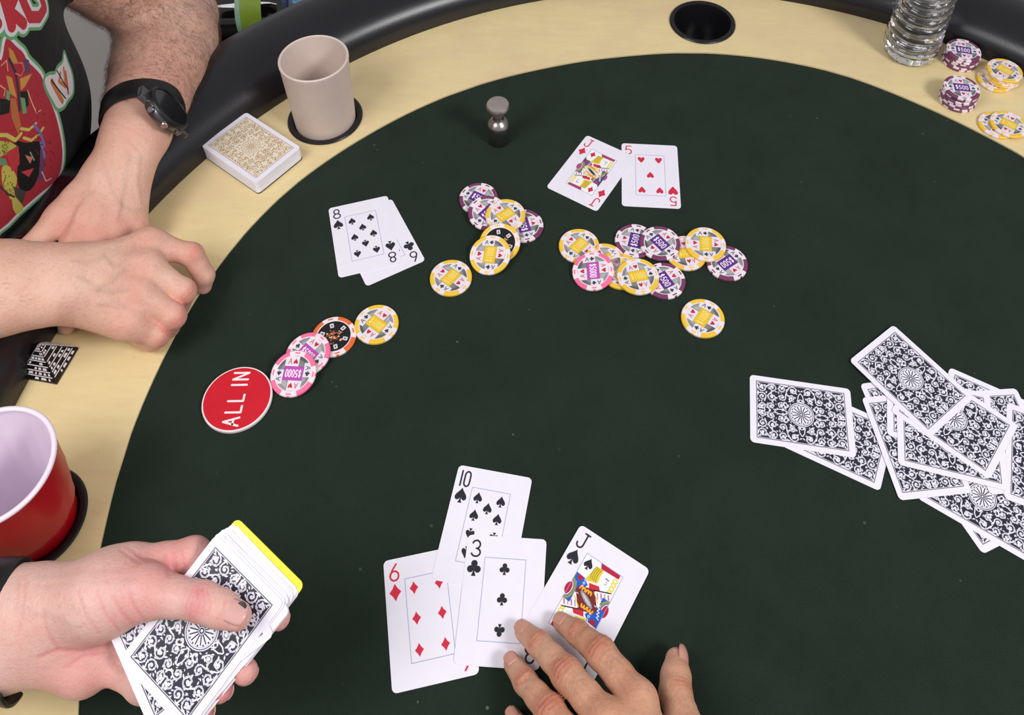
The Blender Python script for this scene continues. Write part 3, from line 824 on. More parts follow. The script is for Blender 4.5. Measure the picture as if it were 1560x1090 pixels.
# black pyramid with white relief
c0, c1, c2 = P(86.6, 586.5, TRACK_Z)[:2], P(117.4, 535.4, TRACK_Z)[:2], P(40.5, 580.5, TRACK_Z)[:2]
e1 = c1 - c0; s1 = np.hypot(*e1); e1 /= s1; e2 = np.array([-e1[1], e1[0]])
if np.dot(e2, c2 - c0) < 0: e2 = -e2
S = 36.0; cc = c0 + (e1 + e2) * S / 2; HP = 31.0
PB = simple('pyramid_black', srgb(16, 15, 18), 0.35); PW = simple('pyramid_white', srgb(226, 222, 226), 0.5)
py = empty('pyramid_ornament', (cc[0] * MM, cc[1] * MM, TRACK_Z * MM), math.atan2(e1[1], e1[0])); tag(py, 'small black pyramid ornament with white brick relief under the wrist', 'ornament')
h = S / 2 * MM
mesh_obj('body', [(-h, -h, 0), (h, -h, 0), (h, h, 0), (-h, h, 0), (-h, -h, .002), (h, -h, .002), (h, h, .002), (-h, h, .002), (0, 0, HP * MM)],
         [(3, 2, 1, 0), (0, 1, 5, 4), (1, 2, 6, 5), (2, 3, 7, 6), (3, 0, 4, 7), (4, 5, 8), (5, 6, 8), (6, 7, 8), (7, 4, 8)], PB, py)
V, Fc = [], []; rnd = random.Random(2)
def slab(p, face):
    """a little raised tile on one sloping side; p = 4 (s, t) with s along the base, t up the slope 0..1"""
    ca, sa = math.cos(face * math.pi / 2), math.sin(face * math.pi / 2); st = len(V)
    nrm = Vector((0, -HP, S / 2)).normalized()
    for lift in (-.1, .35):
        for s_, t_ in p:
            v_ = Vector((s_ * S / 2 * (1 - t_), -S / 2 * (1 - t_), 2 + (HP - 2) * t_)) + nrm * lift
            V.append(((v_.x * ca - v_.y * sa) * MM, (v_.x * sa + v_.y * ca) * MM, v_.z * MM))
    Fc.append((st + 4, st + 5, st + 6, st + 7)); Fc.extend((st + k, st + (k + 1) % 4, st + 4 + (k + 1) % 4, st + 4 + k) for k in range(4))
for f in range(4):
    rows = 7
    for r in range(rows):
        t0, t1 = r / (rows + .3) + .02, (r + 1) / (rows + .3) - .015
        slab([(-.92, t1), (.92, t1), (.92, t1 + .022), (-.92, t1 + .022)], f)
        n = max(1, 7 - r); x = -.86
        while x < .8:
            wd = rnd.uniform(.1, .3) * (1 + r * .12)
            if rnd.random() < .75: slab([(x, t0 + .015), (min(.88, x + wd), t0 + .015), (min(.88, x + wd * .9), t1 - .03), (x + .02, t1 - .03)], f)
            x += wd + .13
tag(mesh_obj('relief', V, Fc, PW, py), kind='stuff')

# ------------------------------------------------------------------ beyond the rail: low black stand with drinks and snacks
q0 = P(360, 40, -330)
st = empty('drinks_stand', (-0.46, 1.46, FLOOR_Z)); tag(st, 'low black stand on the floor behind the padded rail', 'stand')
SB = simple('stand_black', srgb(14, 13, 15), 0.45)
box('top_board', 0, 0.03, .36, .62, .68, .025, SB, st, bev=.004)
for sx in (-1, 1):
    for sy in (-1, 1): box('leg', sx * .28, sy * .28, .174, .035, .035, .347, SB, st)
ST_Z = FLOOR_Z + .3725
DG = simple('dark_glass', (0.006, 0.004, 0.004, 1), 0.06, spec=0.7, coat=.5); LBL = simple('lime_label', srgb(140, 170, 40), 0.5, var=0.12, scale=40); LB2 = simple('label_edge', srgb(150, 190, 160), 0.5)
def bottle(label, x, y, rz, lab):
    b = empty('soda_bottle', (x, y, ST_Z + .0575), rz); tag(b, label, 'bottle')
    o = lathe('glass', [(0, -46), (36, -46), (43, -40), (44, -30), (44, 70), (40, 104), (26, 140), (14, 165), (13, 185)], DG, b, seg=40); o.rotation_euler = (0, math.pi / 2, 0)
    o = lathe('label', [(44.2, -18), (44.8, -18), (44.8, 12), (44.2, 12)], lab, b, seg=40); o.rotation_euler = (0, math.pi / 2, 0)
    o = lathe('label_edge', [(44.3, 12), (45, 12), (45, 19), (44.3, 19)], LB2, b, seg=40); o.rotation_euler = (0, math.pi / 2, 0)
    o = lathe('cap', [(15, 173), (15.4, 175), (15.4, 191), (0, 192)], SB, b, seg=24); o.rotation_euler = (0, math.pi / 2, 0)
    return b
q = P(366, 16, (ST_Z + .05) * 1000)
bottle('dark bottle with a lime green label lying on the black stand', q[0] * MM + .030, q[1] * MM, math.radians(184), LBL).scale = (1.25, 1.25, 1.25)
def snack_bag(x, y, rz, cols, label, s=1.0):
    n, m_ = 18, 14; V, Fc, MI = [], [], []
    for side in (1, -1):
        for i in range(n):
            for j in range(m_):
                u, v_ = i / (n - 1) * 2 - 1, j / (m_ - 1) * 2 - 1
                th_ = .035 * (1 - u ** 4) * (1 - v_ ** 2) + .002 * math.sin(9 * u + 5 * v_)
                V.append((u * .085 * s, v_ * .06 * s, .035 + side * th_))
    for s_ in range(2):
        for i in range(n - 1):
            for j in range(m_ - 1):
                a = s_ * n * m_ + i * m_ + j; f = (a, a + m_, a + m_ + 1, a + 1); Fc.append(f if s_ == 0 else f[::-1])
                MI.append((i * 4 // n + (j * 2 // m_)) % len(cols))
    o = mesh_obj('snack_bag', V, Fc, cols, None, True, midx=MI); o.location = (x, y, ST_Z); o.rotation_euler = (0, 0, rz)
    return tag(o, label, 'snack bag')
g = lambda n_, c_: simple(n_, srgb(*c_), 0.25, var=0.1, coat=.3)
BM, BB, BW, BR = g('foil_magenta', (190, 60, 150)), g('foil_blue', (120, 170, 215)), g('foil_white', (225, 220, 228)), g('foil_red', (225, 85, 60))
q = P(462, 6, (ST_Z + .04) * 1000); snack_bag(q[0] * MM, q[1] * MM, .1, [BM, BB, BR, BW], 'shiny many-coloured snack bag behind the rail', .62)

# ------------------------------------------------------------------ people: one continuous skin grown round each skeleton
class Flesh:
    def __init__(s, lo, hi, res):
        s.lo = np.array(lo, np.float32); s.res = res
        s.n = [int(math.ceil((h - l) / res)) + 1 for l, h in zip(lo, hi)]
        s.D = np.full(s.n, 1e3, np.float32); s.base = None
    def _cone(s, D, a, b, ra, rb, k, flat=None):
        a = np.array(a, np.float32); b = np.array(b, np.float32); pad = max(ra, rb) + max(3 * s.res, k) + 6
        i0 = np.maximum(0, ((np.minimum(a, b) - pad - s.lo) / s.res).astype(int))
        i1 = np.minimum(s.n, ((np.maximum(a, b) + pad - s.lo) / s.res).astype(int) + 2)
        if (i1 <= i0).any(): return
        ax = [s.lo[q] + s.res * np.arange(i0[q], i1[q], dtype=np.float32) - a[q] for q in range(3)]
        X, Y, Z = ax[0][:, None, None], ax[1][None, :, None], ax[2][None, None, :]
        v = b - a; L = float(v @ v) + 1e-9
        h = np.clip((X * v[0] + Y * v[1] + Z * v[2]) / L, 0, 1)
        qx, qy, qz = X - h * v[0], Y - h * v[1], Z - h * v[2]
        d2 = qx * qx + qy * qy + qz * qz
        if flat is not None:
            n, f = np.array(flat[0], np.float32), flat[1]; n = n / np.linalg.norm(n)
            qn = qx * n[0] + qy * n[1] + qz * n[2]; d2 = d2 + (1 / f ** 2 - 1) * qn * qn
        d = np.sqrt(d2) - (ra + (rb - ra) * h)
        sl = tuple(slice(i0[q], i1[q]) for q in range(3)); e = D[sl]
        if k > 0:
            t = np.clip(.5 + .5 * (e - d) / k, 0, 1); D[sl] = e * (1 - t) + d * t - k * t * (1 - t)
        else: D[sl] = np.minimum(e, d)
    def chain(s, pts, rad, k=12, flat=None):
        for i in range(len(pts) - 1): s._cone(s.D, pts[i], pts[i + 1], rad[i], rad[i + 1], k, flat)
        if len(pts) == 1: s._cone(s.D, pts[0], np.array(pts[0]) + .01, rad[0], rad[0], k, flat)
    def freeze(s): s.base = s.D.copy()
    def finger(s, pts, rad, k=7, kin=3.5):
        """a finger blends into the hand but never into its neighbours"""
        G = np.full(s.n, 1e3, np.float32)
        for i in range(len(pts) - 1): s._cone(G, pts[i], pts[i + 1], rad[i], rad[i + 1], kin)
        t = np.clip(.5 + .5 * (s.base - G) / k, 0, 1); G = s.base * (1 - t) + G * t - k * t * (1 - t)
        s.D = np.minimum(s.D, G)
    def mesh(s, smooth=2):
        D = s.D; S = D < 0; nx, ny, nz = D.shape
        cnt = np.zeros((nx - 1, ny - 1, nz - 1), np.int8)
        cor = [(i, j, k) for i in (0, 1) for j in (0, 1) for k in (0, 1)]
        for i, j, k in cor: cnt += S[i:nx - 1 + i, j:ny - 1 + j, k:nz - 1 + k]
        act = (cnt > 0) & (cnt < 8); I = np.argwhere(act)
        idx = np.full(act.shape, -1, np.int64); idx[act] = np.arange(len(I))
        val = np.stack([D[I[:, 0] + i, I[:, 1] + j, I[:, 2] + k] for i, j, k in cor], 1)
        acc = np.zeros((len(I), 3)); num = np.zeros(len(I))
        for p in range(8):
            for q in range(p + 1, 8):
                if sum(abs(a - b) for a, b in zip(cor[p], cor[q])) != 1: continue
                va, vb = val[:, p], val[:, q]; cr = (va < 0) != (vb < 0)
                t = np.where(cr, va / np.where(cr, va - vb, 1), 0)[:, None]
                pt = np.array(cor[p]) + t * (np.array(cor[q]) - np.array(cor[p]))
                acc[cr] += pt[cr]; num += cr
        V = s.lo + s.res * (I + acc / num[:, None])
        Q = []
        for ax in range(3):
            b, c = (ax + 1) % 3, (ax + 2) % 3
            A = np.take(S, range(S.shape[ax] - 1), ax); B = np.take(S, range(1, S.shape[ax]), ax)
            E = np.argwhere(A != B); E = E[(E[:, b] > 0) & (E[:, c] > 0) & (E[:, b] < S.shape[b] - 1) & (E[:, c] < S.shape[c] - 1)]
            ins = A[tuple(E.T)]
            def at(db, dc):
                e = E.copy(); e[:, b] += db; e[:, c] += dc; return idx[tuple(e.T)]
            q = np.stack([at(-1, -1), at(0, -1), at(0, 0), at(-1, 0)], 1)
            q[~ins] = q[~ins][:, ::-1]; Q.append(q)
        Q = np.concatenate(Q)
        ed = np.concatenate([Q[:, [0, 1]], Q[:, [1, 2]], Q[:, [2, 3]], Q[:, [3, 0]]])
        for _ in range(smooth):
            a = np.zeros_like(V); n = np.zeros(len(V))
            for c in range(3): a[:, c] = np.bincount(ed[:, 0], V[ed[:, 1], c], len(V)) + np.bincount(ed[:, 1], V[ed[:, 0], c], len(V))
            n = np.bincount(ed[:, 0], minlength=len(V)) + np.bincount(ed[:, 1], minlength=len(V))
            V = V * .45 + .55 * a / n[:, None]
        N = np.zeros_like(V); fn = np.cross(V[Q[:, 2]] - V[Q[:, 0]], V[Q[:, 3]] - V[Q[:, 1]])
        for k in range(4):
            for c in range(3): N[:, c] += np.bincount(Q[:, k], fn[:, c], len(V))
        N /= np.linalg.norm(N, axis=1)[:, None] + 1e-12
        return V, Q, N

def unit(v): v = np.array(v, float); return v / (np.linalg.norm(v) + 1e-12)
def skin_mat(name, base, red, pale, hairy=False):
    t = NT(name); v = t.coord()
    at = t.n('ShaderNodeAttribute', _attribute_name='flesh'); sep = t.n('ShaderNodeSeparateColor'); t.l(at.outputs['Color'], sep.inputs[0])
    f1 = t.noise(v, 28, 4, .6); f2 = t.noise(v, 260, 3, .6)
    c = t.mix(t.ramp(f1, [(.35, (0, 0, 0)), (.7, (1, 1, 1))]), base, pale)
    c = t.mix(t.ramp(f2, [(.5, (0, 0, 0)), (.8, (.4, .4, .4))]), c, red)
    fr = t.ramp(t.noise(v, 420, 2, .5), [(.66, (0, 0, 0)), (.74, (.3, .3, .3))])
    c = t.mix(fr, c, tuple(q * .5 for q in base[:3]) + (1,))
    c = t.mix(sep.outputs[0], c, red)
    g = t.n('ShaderNodeMath', _operation='MULTIPLY'); g.inputs[1].default_value = .45; t.l(sep.outputs[1], g.inputs[0])
    c = t.mix(g.outputs[0], c, tuple(a * b for a, b in zip(base[:3], (.55, .62, .72))) + (1,))
    t.l(c, t.b.inputs['Base Color'])
    t.b.inputs['Roughness'].default_value = .5; t.b.inputs['Specular IOR Level'].default_value = .4
    t.b.inputs['Subsurface Weight'].default_value = .12; t.b.inputs['Subsurface Radius'].default_value = (1, .35, .2); t.b.inputs['Subsurface Scale'].default_value = .004
    vo = t.n('ShaderNodeTexVoronoi', Scale=520.0); t.l(v, vo.inputs['Vector'])
    ad = t.n('ShaderNodeMath', _operation='ADD'); t.l(vo.outputs['Distance'], ad.inputs[0]); t.l(t.noise(v, 160, 4, .65), ad.inputs[1])
    t.bump(ad.outputs[0], .3, .0007)
    return t.m

class Detail:
    """creases, veins, tendons and colour on a grown skin"""
    def __init__(s, V, N): s.V, s.N = V, N; s.dis = np.zeros(len(V)); s.col = np.zeros((len(V), 4), np.float32); s.col[:, 3] = 1
    def crease(s, p, axis, dorsal, amp=.5, span=5.5, period=3.2, rad=13):
        ax, dv = unit(axis), unit(dorsal); q = s.V - p; u = q @ ax
        r = np.linalg.norm(q - u[:, None] * ax, axis=1)
        wgt = np.exp(-(u / span) ** 2) * np.clip((s.N @ dv - .1) * 1.6, 0, 1) * (r < rad)
        s.dis -= amp * wgt * (.35 - np.cos(2 * math.pi * u / period)) * .6
        s.col[:, 0] += .55 * wgt; 
    def blush(s, p, rad, k): s.col[:, 0] += (k * np.exp(-(np.linalg.norm(s.V - p, axis=1) / rad) ** 2)).astype(np.float32)
    def line(s, pts, wd, amp, vein=0., blush=0., up=None):
        d = np.full(len(s.V), 1e3)
        for a, b in zip(pts[:-1], pts[1:]):
            a, b = np.array(a), np.array(b); v = b - a; h = np.clip(((s.V - a) @ v) / (v @ v), 0, 1)
            d = np.minimum(d, np.linalg.norm(s.V - a - h[:, None] * v, axis=1))
        e = np.exp(-(d / wd) ** 2)
        if up is not None: e *= np.clip(s.N @ unit(up) * 1.5, 0, 1)
        s.dis += amp * e; s.col[:, 1] += vein * e; s.col[:, 0] += blush * e
    def pline(s, pts, wd, amp, vein=0., blush=0., face=.05):
        """a mark on the side of the skin that the photograph shows, followed through its pixels"""
        if not hasattr(s, 'px'):
            d = s.V - np.array([0, 0, CAM_H]); zz = d @ _fw
            s.px = np.stack([PPX + F_PX * (d @ _rt) / zz, PPY - F_PX * (d @ _up) / zz], -1); s.sc = F_PX / zz
            s.fc = np.einsum('ij,ij->i', s.N, -d / np.linalg.norm(d, axis=1)[:, None])
        d = np.full(len(s.V), 1e3)
        for a, b in zip(pts[:-1], pts[1:]):
            a, b = np.array(a, float), np.array(b, float); v = b - a; h = np.clip(((s.px - a) @ v) / (v @ v), 0, 1)
            d = np.minimum(d, np.linalg.norm(s.px - a - h[:, None] * v, axis=1))
        e = np.exp(-(d / s.sc / wd) ** 2) * np.clip((s.fc - face) * 3, 0, 1)
        s.dis += amp * e; s.col[:, 1] += vein * e; s.col[:, 0] += blush * e
    def out(s): return s.V + s.N * s.dis[:, None]

def surface_point(V, N, p, d):
    """where a line from p along d leaves the skin"""
    d = unit(d); q = V - p; u = q @ d; r = np.linalg.norm(q - u[:, None] * d, axis=1)
    ok = np.where((u > 0) & (N @ d > .2), r, 1e3); i = int(np.argmin(ok)); return V[i]

def skin_object(name, parts, mat, parent):
    """parts: list of (V mm, Q, colours) joined into one mesh"""
    off = 0; VV, QQ, CC = [], [], []
    for V, Q, c in parts: VV.append(V); QQ.append(Q + off); CC.append(c); off += len(V)
    V, Q, C_ = np.concatenate(VV) * MM, np.concatenate(QQ), np.clip(np.concatenate(CC), 0, 1)
    me = bpy.data.meshes.new(name)
    me.vertices.add(len(V)); me.vertices.foreach_set('co', V.astype(np.float32).ravel())
    me.loops.add(Q.size); me.loops.foreach_set('vertex_index', Q.astype(np.int32).ravel())
    me.polygons.add(len(Q)); me.polygons.foreach_set('loop_start', np.arange(0, Q.size, 4, dtype=np.int32))
    try: me.polygons.foreach_set('loop_total', np.full(len(Q), 4, np.int32))
    except Exception: pass
    me.update(calc_edges=True)
    me.polygons.foreach_set('use_smooth', [True] * len(Q))
    ca = me.color_attributes.new('flesh', 'FLOAT_COLOR', 'POINT'); ca.data.foreach_set('color', C_.astype(np.float32).ravel())
    me.materials.append(mat); me.validate()
    o = bpy.data.objects.new(name, me); COL.objects.link(o)
    if parent: o.parent = parent; o.matrix_parent_inverse = Matrix.Identity(4); o.location = -parent.location
    return o

NAIL = simple('fingernail', srgb(214, 160, 150), 0.28, var=0.05, coat=.15)
def fingernail(parent, tip, dip, dorsal, r, wd, ln, mat=NAIL, back=.35, label=None):
    """curved plate on the back of a fingertip"""
    ax = unit(np.array(tip) - np.array(dip)); dv = np.array(dorsal, float); dv = unit(dv - ax * (dv @ ax)); sd = np.cross(ax, dv)
    V, Fc = [], []; n, m_ = 9, 9; A = min(1.1, wd / 2 / r)
    for lay in (0, 1):
        for i in range(n):
            f = i / (n - 1)
            for j in range(m_):
                g = j / (m_ - 1) * 2 - 1; u = -ln * .55 + ln * f * (1 - .1 * g * g) + (ln * .12 * g * g * (1 - f))
                a = A * g * (1 - .12 * max(0, f - .75) * 4)
                rr_ = r + (.45 if lay else -.6) - (max(0, u) / r) ** 2 * r * .22
                V.append((np.array(tip) + ax * u + dv * rr_ * math.cos(a) + sd * rr_ * math.sin(a)) * MM)
    for lay in (0, 1):
        for i in range(n - 1):
            for j in range(m_ - 1):
                b = lay * n * m_ + i * m_ + j; f = (b, b + 1, b + m_ + 1, b + m_); Fc.append(f if lay else f[::-1])
    for i in range(n - 1):
        for j, fl in ((0, 0), (m_ - 1, 1)):
            b = i * m_ + j; c = b + n * m_; f = (b, c, c + m_, b + m_); Fc.append(f[::-1] if fl else f)
    for j in range(m_ - 1):
        for i, fl in ((0, 1), (n - 1, 0)):
            b = i * m_ + j; c = b + n * m_; f = (b, c, c + 1, b + 1); Fc.append(f[::-1] if fl else f)
    o = mesh_obj('fingernail', V, Fc, mat, parent, True)
    o.location = -parent.location
    if label: o['label'] = label
    return o

def hair(name, V, N, pick, n, along, length, mat, parent, seed=1, rad=.09):
    """short lying hairs as thin three-sided blades"""
    rnd = np.random.RandomState(seed); idx = np.where(pick)[0]; idx = idx[rnd.randint(0, len(idx), n)]
    VV, FF = [], []
    for i in idx:
        p, nn = V[i] + rnd.normal(0, .8, 3), N[i]; p = p - nn * .2
        d = unit(along + rnd.normal(0, .45, 3)); d = unit(d - nn * (d @ nn)); L = length * rnd.uniform(.5, 1.2)
        side = np.cross(nn, d); s = len(VV)
        for k, (u, h_, r_) in enumerate(((0, 0, rad), (.4, .25, rad), (.75, .36, rad * .7), (1, .33, 0))):
            c = p + d * u * L + nn * h_ * L * .75 + side * rnd.normal(0, .25) * u
            VV += [(c + side * r_) * MM, (c - side * r_) * MM, (c + nn * r_ * 1.4) * MM]
        for k in range(3):
            a, b = s + 3 * k, s + 3 * k + 3
            FF += [(a, b, b + 2, a + 2), (a + 2, b + 2, b + 1, a + 1), (a + 1, b + 1, b, a)]
    o = mesh_obj(name, VV, FF, mat, parent, True); o.location = -parent.location
    return tag(o, kind='stuff')

def band(name, c, ax, xd, zd, rx, rz, wd, th_, mat, parent, a0=0, a1=360, n=56):
    """a strap round a wrist: an oval loop of rounded section"""
    V, Fc = [], []; sec = [(-.5, 0), (-.42, 1), (.42, 1), (.5, 0), (.42, -.0), (-.42, 0)]
    sec = [(-.5, .1), (-.46, .8), (-.38, 1), (.38, 1), (.46, .8), (.5, .1), (.4, -.2), (-.4, -.2)]
    full = a1 - a0 >= 360; m_ = len(sec); N_ = n if full else n + 1
    for i in range(N_):
        a = math.radians(a0 + (a1 - a0) * i / n)
        for u, h_ in sec:
            p = c + ax * u * wd + xd * math.cos(a) * (rx + h_ * th_) + zd * math.sin(a) * (rz + h_ * th_)
            V.append(p * MM)
    for i in range(n):
        i2 = (i + 1) % N_
        for k in range(m_): Fc.append((i * m_ + k, i * m_ + (k + 1) % m_, i2 * m_ + (k + 1) % m_, i2 * m_ + k))
    if not full: Fc.append(tuple(range(m_))[::-1]); Fc.append(tuple(n * m_ + k for k in range(m_)))
    o = mesh_obj(name, V, Fc, mat, parent, True)
    bm = bmesh.new(); bm.from_mesh(o.data); bmesh.ops.recalc_face_normals(bm, faces=bm.faces)
    for e in bm.edges:
        if len(e.link_faces) == 2 and e.calc_face_angle(0) > .6: e.smooth = False
    bm.to_mesh(o.data); bm.free(); return o
def place_on(o, c, xd, yd, zd):
    """stand a lathe (local z up) on a frame given in mm"""
    M = Matrix.Identity(4)
    for k in range(3): M[k][0], M[k][1], M[k][2], M[k][3] = xd[k], yd[k], zd[k], c[k] * MM
    o.matrix_world = M
mid = lambda a, b, t=.5: np.array(a) * (1 - t) + np.array(b) * t
def fat_finger(pts, r):
    """MCP, PIP, DIP, TIP with a slightly waisted outline"""
    a, b, c, d = [np.array(p, float) for p in pts]
    return [a, mid(a, b, .5), b, mid(b, c, .5), c, d], [r[0], r[1] * .96, r[1], r[2] * 1.02, r[2], r[3]]
UPV = np.array([0, 0, 1.0])
WB = simple('watch_black', srgb(20, 20, 22), 0.45, var=.1, bump=.1); WS = simple('watch_steel', (0.16, 0.16, 0.17, 1), 0.28, metal=.9); WG = simple('watch_glass', (0.004, 0.004, 0.005, 1), 0.08, spec=.6)
WL = simple('watch_bright', (0.6, 0.6, 0.6, 1), 0.25, metal=1)

# ---- person whose spread fingers rest on the cards (sits at the near side of the table)
SK3 = skin_mat('skin_tan', srgb(200, 146, 116), srgb(184, 108, 86), srgb(212, 166, 138))
def H(*q): return P(*q)
h3 = dict(i=[H(974,1068,46), H(915,995,33), H(881,966,19), H(857,950,8.5)], m=[H(926,1100,50), H(863,1027,35), H(821,982,19), H(798,962,8.5)],
          r=[H(888,1150,47), H(838,1084,34), H(800,1039,19), H(781,1012,9)], p=[H(866,1204,40), H(825,1155,28), H(798,1119,17), H(782,1094,9)])
t3 = [H(1012,1222,42), H(1048,1126,36), H(1029,1058,25), H(1030,1006,15)]
w3 = H(985,1290,52); el3 = w3 + np.array([85., -245, 42])
F3 = Flesh(np.min([w3, el3 * .55 + w3 * .45, h3['m'][3], h3['p'][3], t3[3]], 0) - 55, np.max([w3, el3 * .55 + w3 * .45, h3['i'][3], t3[1]], 0) + 50, 1.35)
fa3 = mid(w3, el3, .5)
F3.chain([mid(w3, el3, .42), mid(w3, el3, .2), w3], [38, 31, 28], 15, (UPV, .8))
for q, r0, r1 in (('i', 15, 11.5), ('m', 16, 11.8), ('r', 15, 11.3), ('p', 13, 10)):
    c = mid(w3, h3[q][0], .25) ; F3.chain([c, h3[q][0]], [r0, r1], 13)
F3.chain([mid(w3, h3['i'][0], .6), mid(w3, h3['p'][0], .6)], [13, 12], 14)
F3.chain([t3[0], t3[1]], [16, 12.5], 16); F3.chain([mid(t3[0], t3[1], .6), mid(w3, h3['i'][0], .75)], [9, 9], 16)
F3.freeze()
for q, r in (('i', (11.2, 10.4, 8.4, 6.9)), ('m', (11.5, 10.6, 8.5, 7)), ('r', (11, 10, 8.1, 6.7)), ('p', (9.5, 8.6, 7.2, 6))):
    F3.finger(*fat_finger(h3[q], r), k=7)
F3.finger([t3[1], mid(t3[1], t3[2]), t3[2], mid(t3[2], t3[3]), t3[3]], [12, 11, 11.2, 10.4, 7.8], k=8)
V, Q, N = F3.mesh(2)
D3 = Detail(V, N)
for q in 'imrp':
    f = h3[q]
    D3.crease(f[1], f[2] - f[0], UPV + unit(f[1] - mid(f[0], f[2])), .62, 6.5, 3.3); D3.crease(f[2], f[3] - f[1], UPV, .4, 4, 2.9)
    D3.blush(f[3], 9, .35); D3.blush(f[1], 9, .25); D3.blush(f[0], 12, .3)
    D3.line([mid(w3, f[0], .3), f[0] + UPV * 10], 4, .7, 0, 0, UPV)
D3.crease(t3[2], t3[3] - t3[1], (.8, 0, .6), .5, 5, 3)
for q, (cx_, cy_), n_ in (('i', (912, 990), 4), ('m', (858, 1021), 4), ('r', (838, 1079), 3), ('i', (880, 962), 1), ('m', (818, 977), 1), ('r', (797, 1033), 1)):
    ux, uy = {'i': (-.70, -.71), 'm': (-.70, -.71), 'r': (-.62, -.78)}[q]
    rnd = random.Random(hash(q) % 7 + n_ if False else ord(q) + n_)
    for k in range(-n_, n_ + 1):
        o_ = k * 4.6 + rnd.uniform(-1, 1); x, y = cx_ + ux * o_, cy_ + uy * o_; hw = 17 - abs(k) * 1.6
        bow = .22 * o_ + rnd.uniform(-2, 2)
        D3.pline([(x - uy * -hw * 1, y - ux * hw * 1), (x + ux * bow, y + uy * bow), (x + uy * -hw * 1, y + ux * hw * 1)], .75, -.5, 0, .28)
for pl in ([(930, 1006), (950, 1030), (962, 1050)], [(922, 1012), (940, 1036), (956, 1060)], [(938, 1000), (962, 1026), (976, 1048)], [(874, 1038), (892, 1058), (906, 1078)], [(866, 1042), (882, 1064), (896, 1086)],
           [(884, 1034), (902, 1052), (918, 1074)], [(868, 952), (880, 966), (892, 976)], [(808, 970), (824, 986), (840, 1000)], [(800, 1046), (816, 1062), (828, 1072)], [(1020, 1040), (1030, 1060), (1046, 1086)], [(1030, 1034), (1040, 1060), (1056, 1086)]):
    D3.pline(pl, .9, -.32, 0, .12)
for k in range(60):                                                        # loose lengthwise skin folds on the backs
    rnd = random.Random(k); f = h3['imr'[k % 3]]; a = mid(f[0], f[1], rnd.uniform(0, .9)) + UPV * 11 + np.array([rnd.uniform(-8, 8), rnd.uniform(-8, 8), 0])
    D3.line([a, a + unit(f[1] - f[0]) * rnd.uniform(3, 8) + np.array([rnd.uniform(-2, 2), rnd.uniform(-2, 2), 0])], .9, -.22, 0, .1, UPV)
def forearm(w_, e_, r, n, f, t0, arm):
    up_ = e_ + unit(arm) * 210
    pts = [mid(w_, e_, t0), mid(w_, e_, .42), mid(w_, e_, .7), e_]
    A_ = Flesh(np.min(pts + [up_], 0) - 75, np.max(pts + [up_], 0) + 75, 4.5)
    A_.chain(pts, r, 20, (n, f)); A_.chain([e_, mid(e_, up_, .4), up_], [r[3] - 2, 47, 50], 20)
    v_, q_, n_ = A_.mesh(2); return v_, q_, np.zeros((len(v_), 4), np.float32)
p3 = empty('person', (w3[0] * MM, w3[1] * MM, 0)); tag(p3, 'person reaching in bare handed, tanned fingertips spread on the three and the jack of spades', 'person')
skin_object('body', [(D3.out(), Q, D3.col), forearm(w3, el3, [31, 38.5, 44, 42], UPV, .8, .22, (.1, -.8, .62))], SK3, p3)
N3 = simple('tan_nail', srgb(206, 150, 132), .3, var=.05, coat=.1)
for q, wd in (('i', 10.5), ('m', 10.5), ('r', 10), ('p', 8.6)):
    f = h3[q]; fingernail(p3, f[3], f[2], UPV, 6.9 if q != 'p' else 6, wd, 11, N3)
fingernail(p3, t3[3] + UPV * .5, t3[2], (.8, -.1, .6), 8.4, 14, 20, N3)

# ---- person holding the deck
SK2 = skin_mat('skin_pink', srgb(222, 176, 162), srgb(212, 130, 130), srgb(226, 192, 178))
DC = np.array([-215.28, 211.83, 115.42]); DN = unit((-.09, -.47, .88)); DX = np.array([.8, -.56, -.22]); DX = unit(DX - DN * (DX @ DN)); DY = np.cross(DN, DX)
def D_(px, py, k): return on_plane(px, py, DC + DN * k, DN)
dk = empty('card_deck', DC * MM); tag(dk, 'part deck of black-backed cards held fanned in the hand', 'card deck')
Mdk = Matrix([[DX[k], DY[k], DN[k], DC[k] * MM] for k in range(3)] + [[0, 0, 0, 1]])
mb, ms = _faces['back'], card_mesh('card', STOCK, STOCK, th=.31)
rnd = random.Random(5); NCARD = 20; dk.matrix_world = Mdk
for k in range(NCARD):
    f = k / (NCARD - 1); o = link_mesh('card', mb, dk)
    rz = rnd.uniform(-.025, .025); dx, dy = rnd.uniform(-.5, .9) + 1.6 * f, 9.5 * f + rnd.uniform(-.4, .4)
    if k == 0: dx = dy = rz = 0
    if k == 1: rz, dx, dy = -.3, -4.5, -6
    if k in (4, 9): rz, dx, dy = (-.07, 3.0, 1) if k == 4 else (-.05, 4.2, 0)
    o.location = (dx * MM, dy * MM, (-.32 - k * .36) * MM); o.rotation_euler.z = rz
YC = simple('cut_card_yellow', srgb(246, 226, 50), .4, var=.03)
cc_ = link_mesh('cut_card', card_mesh('cut_card', YC, YC, th=.7, wm=63.0, hm=88.9, r=4))
cc_.matrix_world = Mdk @ Matrix.Translation((2.6 * MM, 13.2 * MM, (-.36 * NCARD - .95) * MM))
tag(cc_, 'yellow plastic cut card at the bottom of the held deck', 'cut card')
KB = -.36 * NCARD - 1.2                                                    # underside of the deck
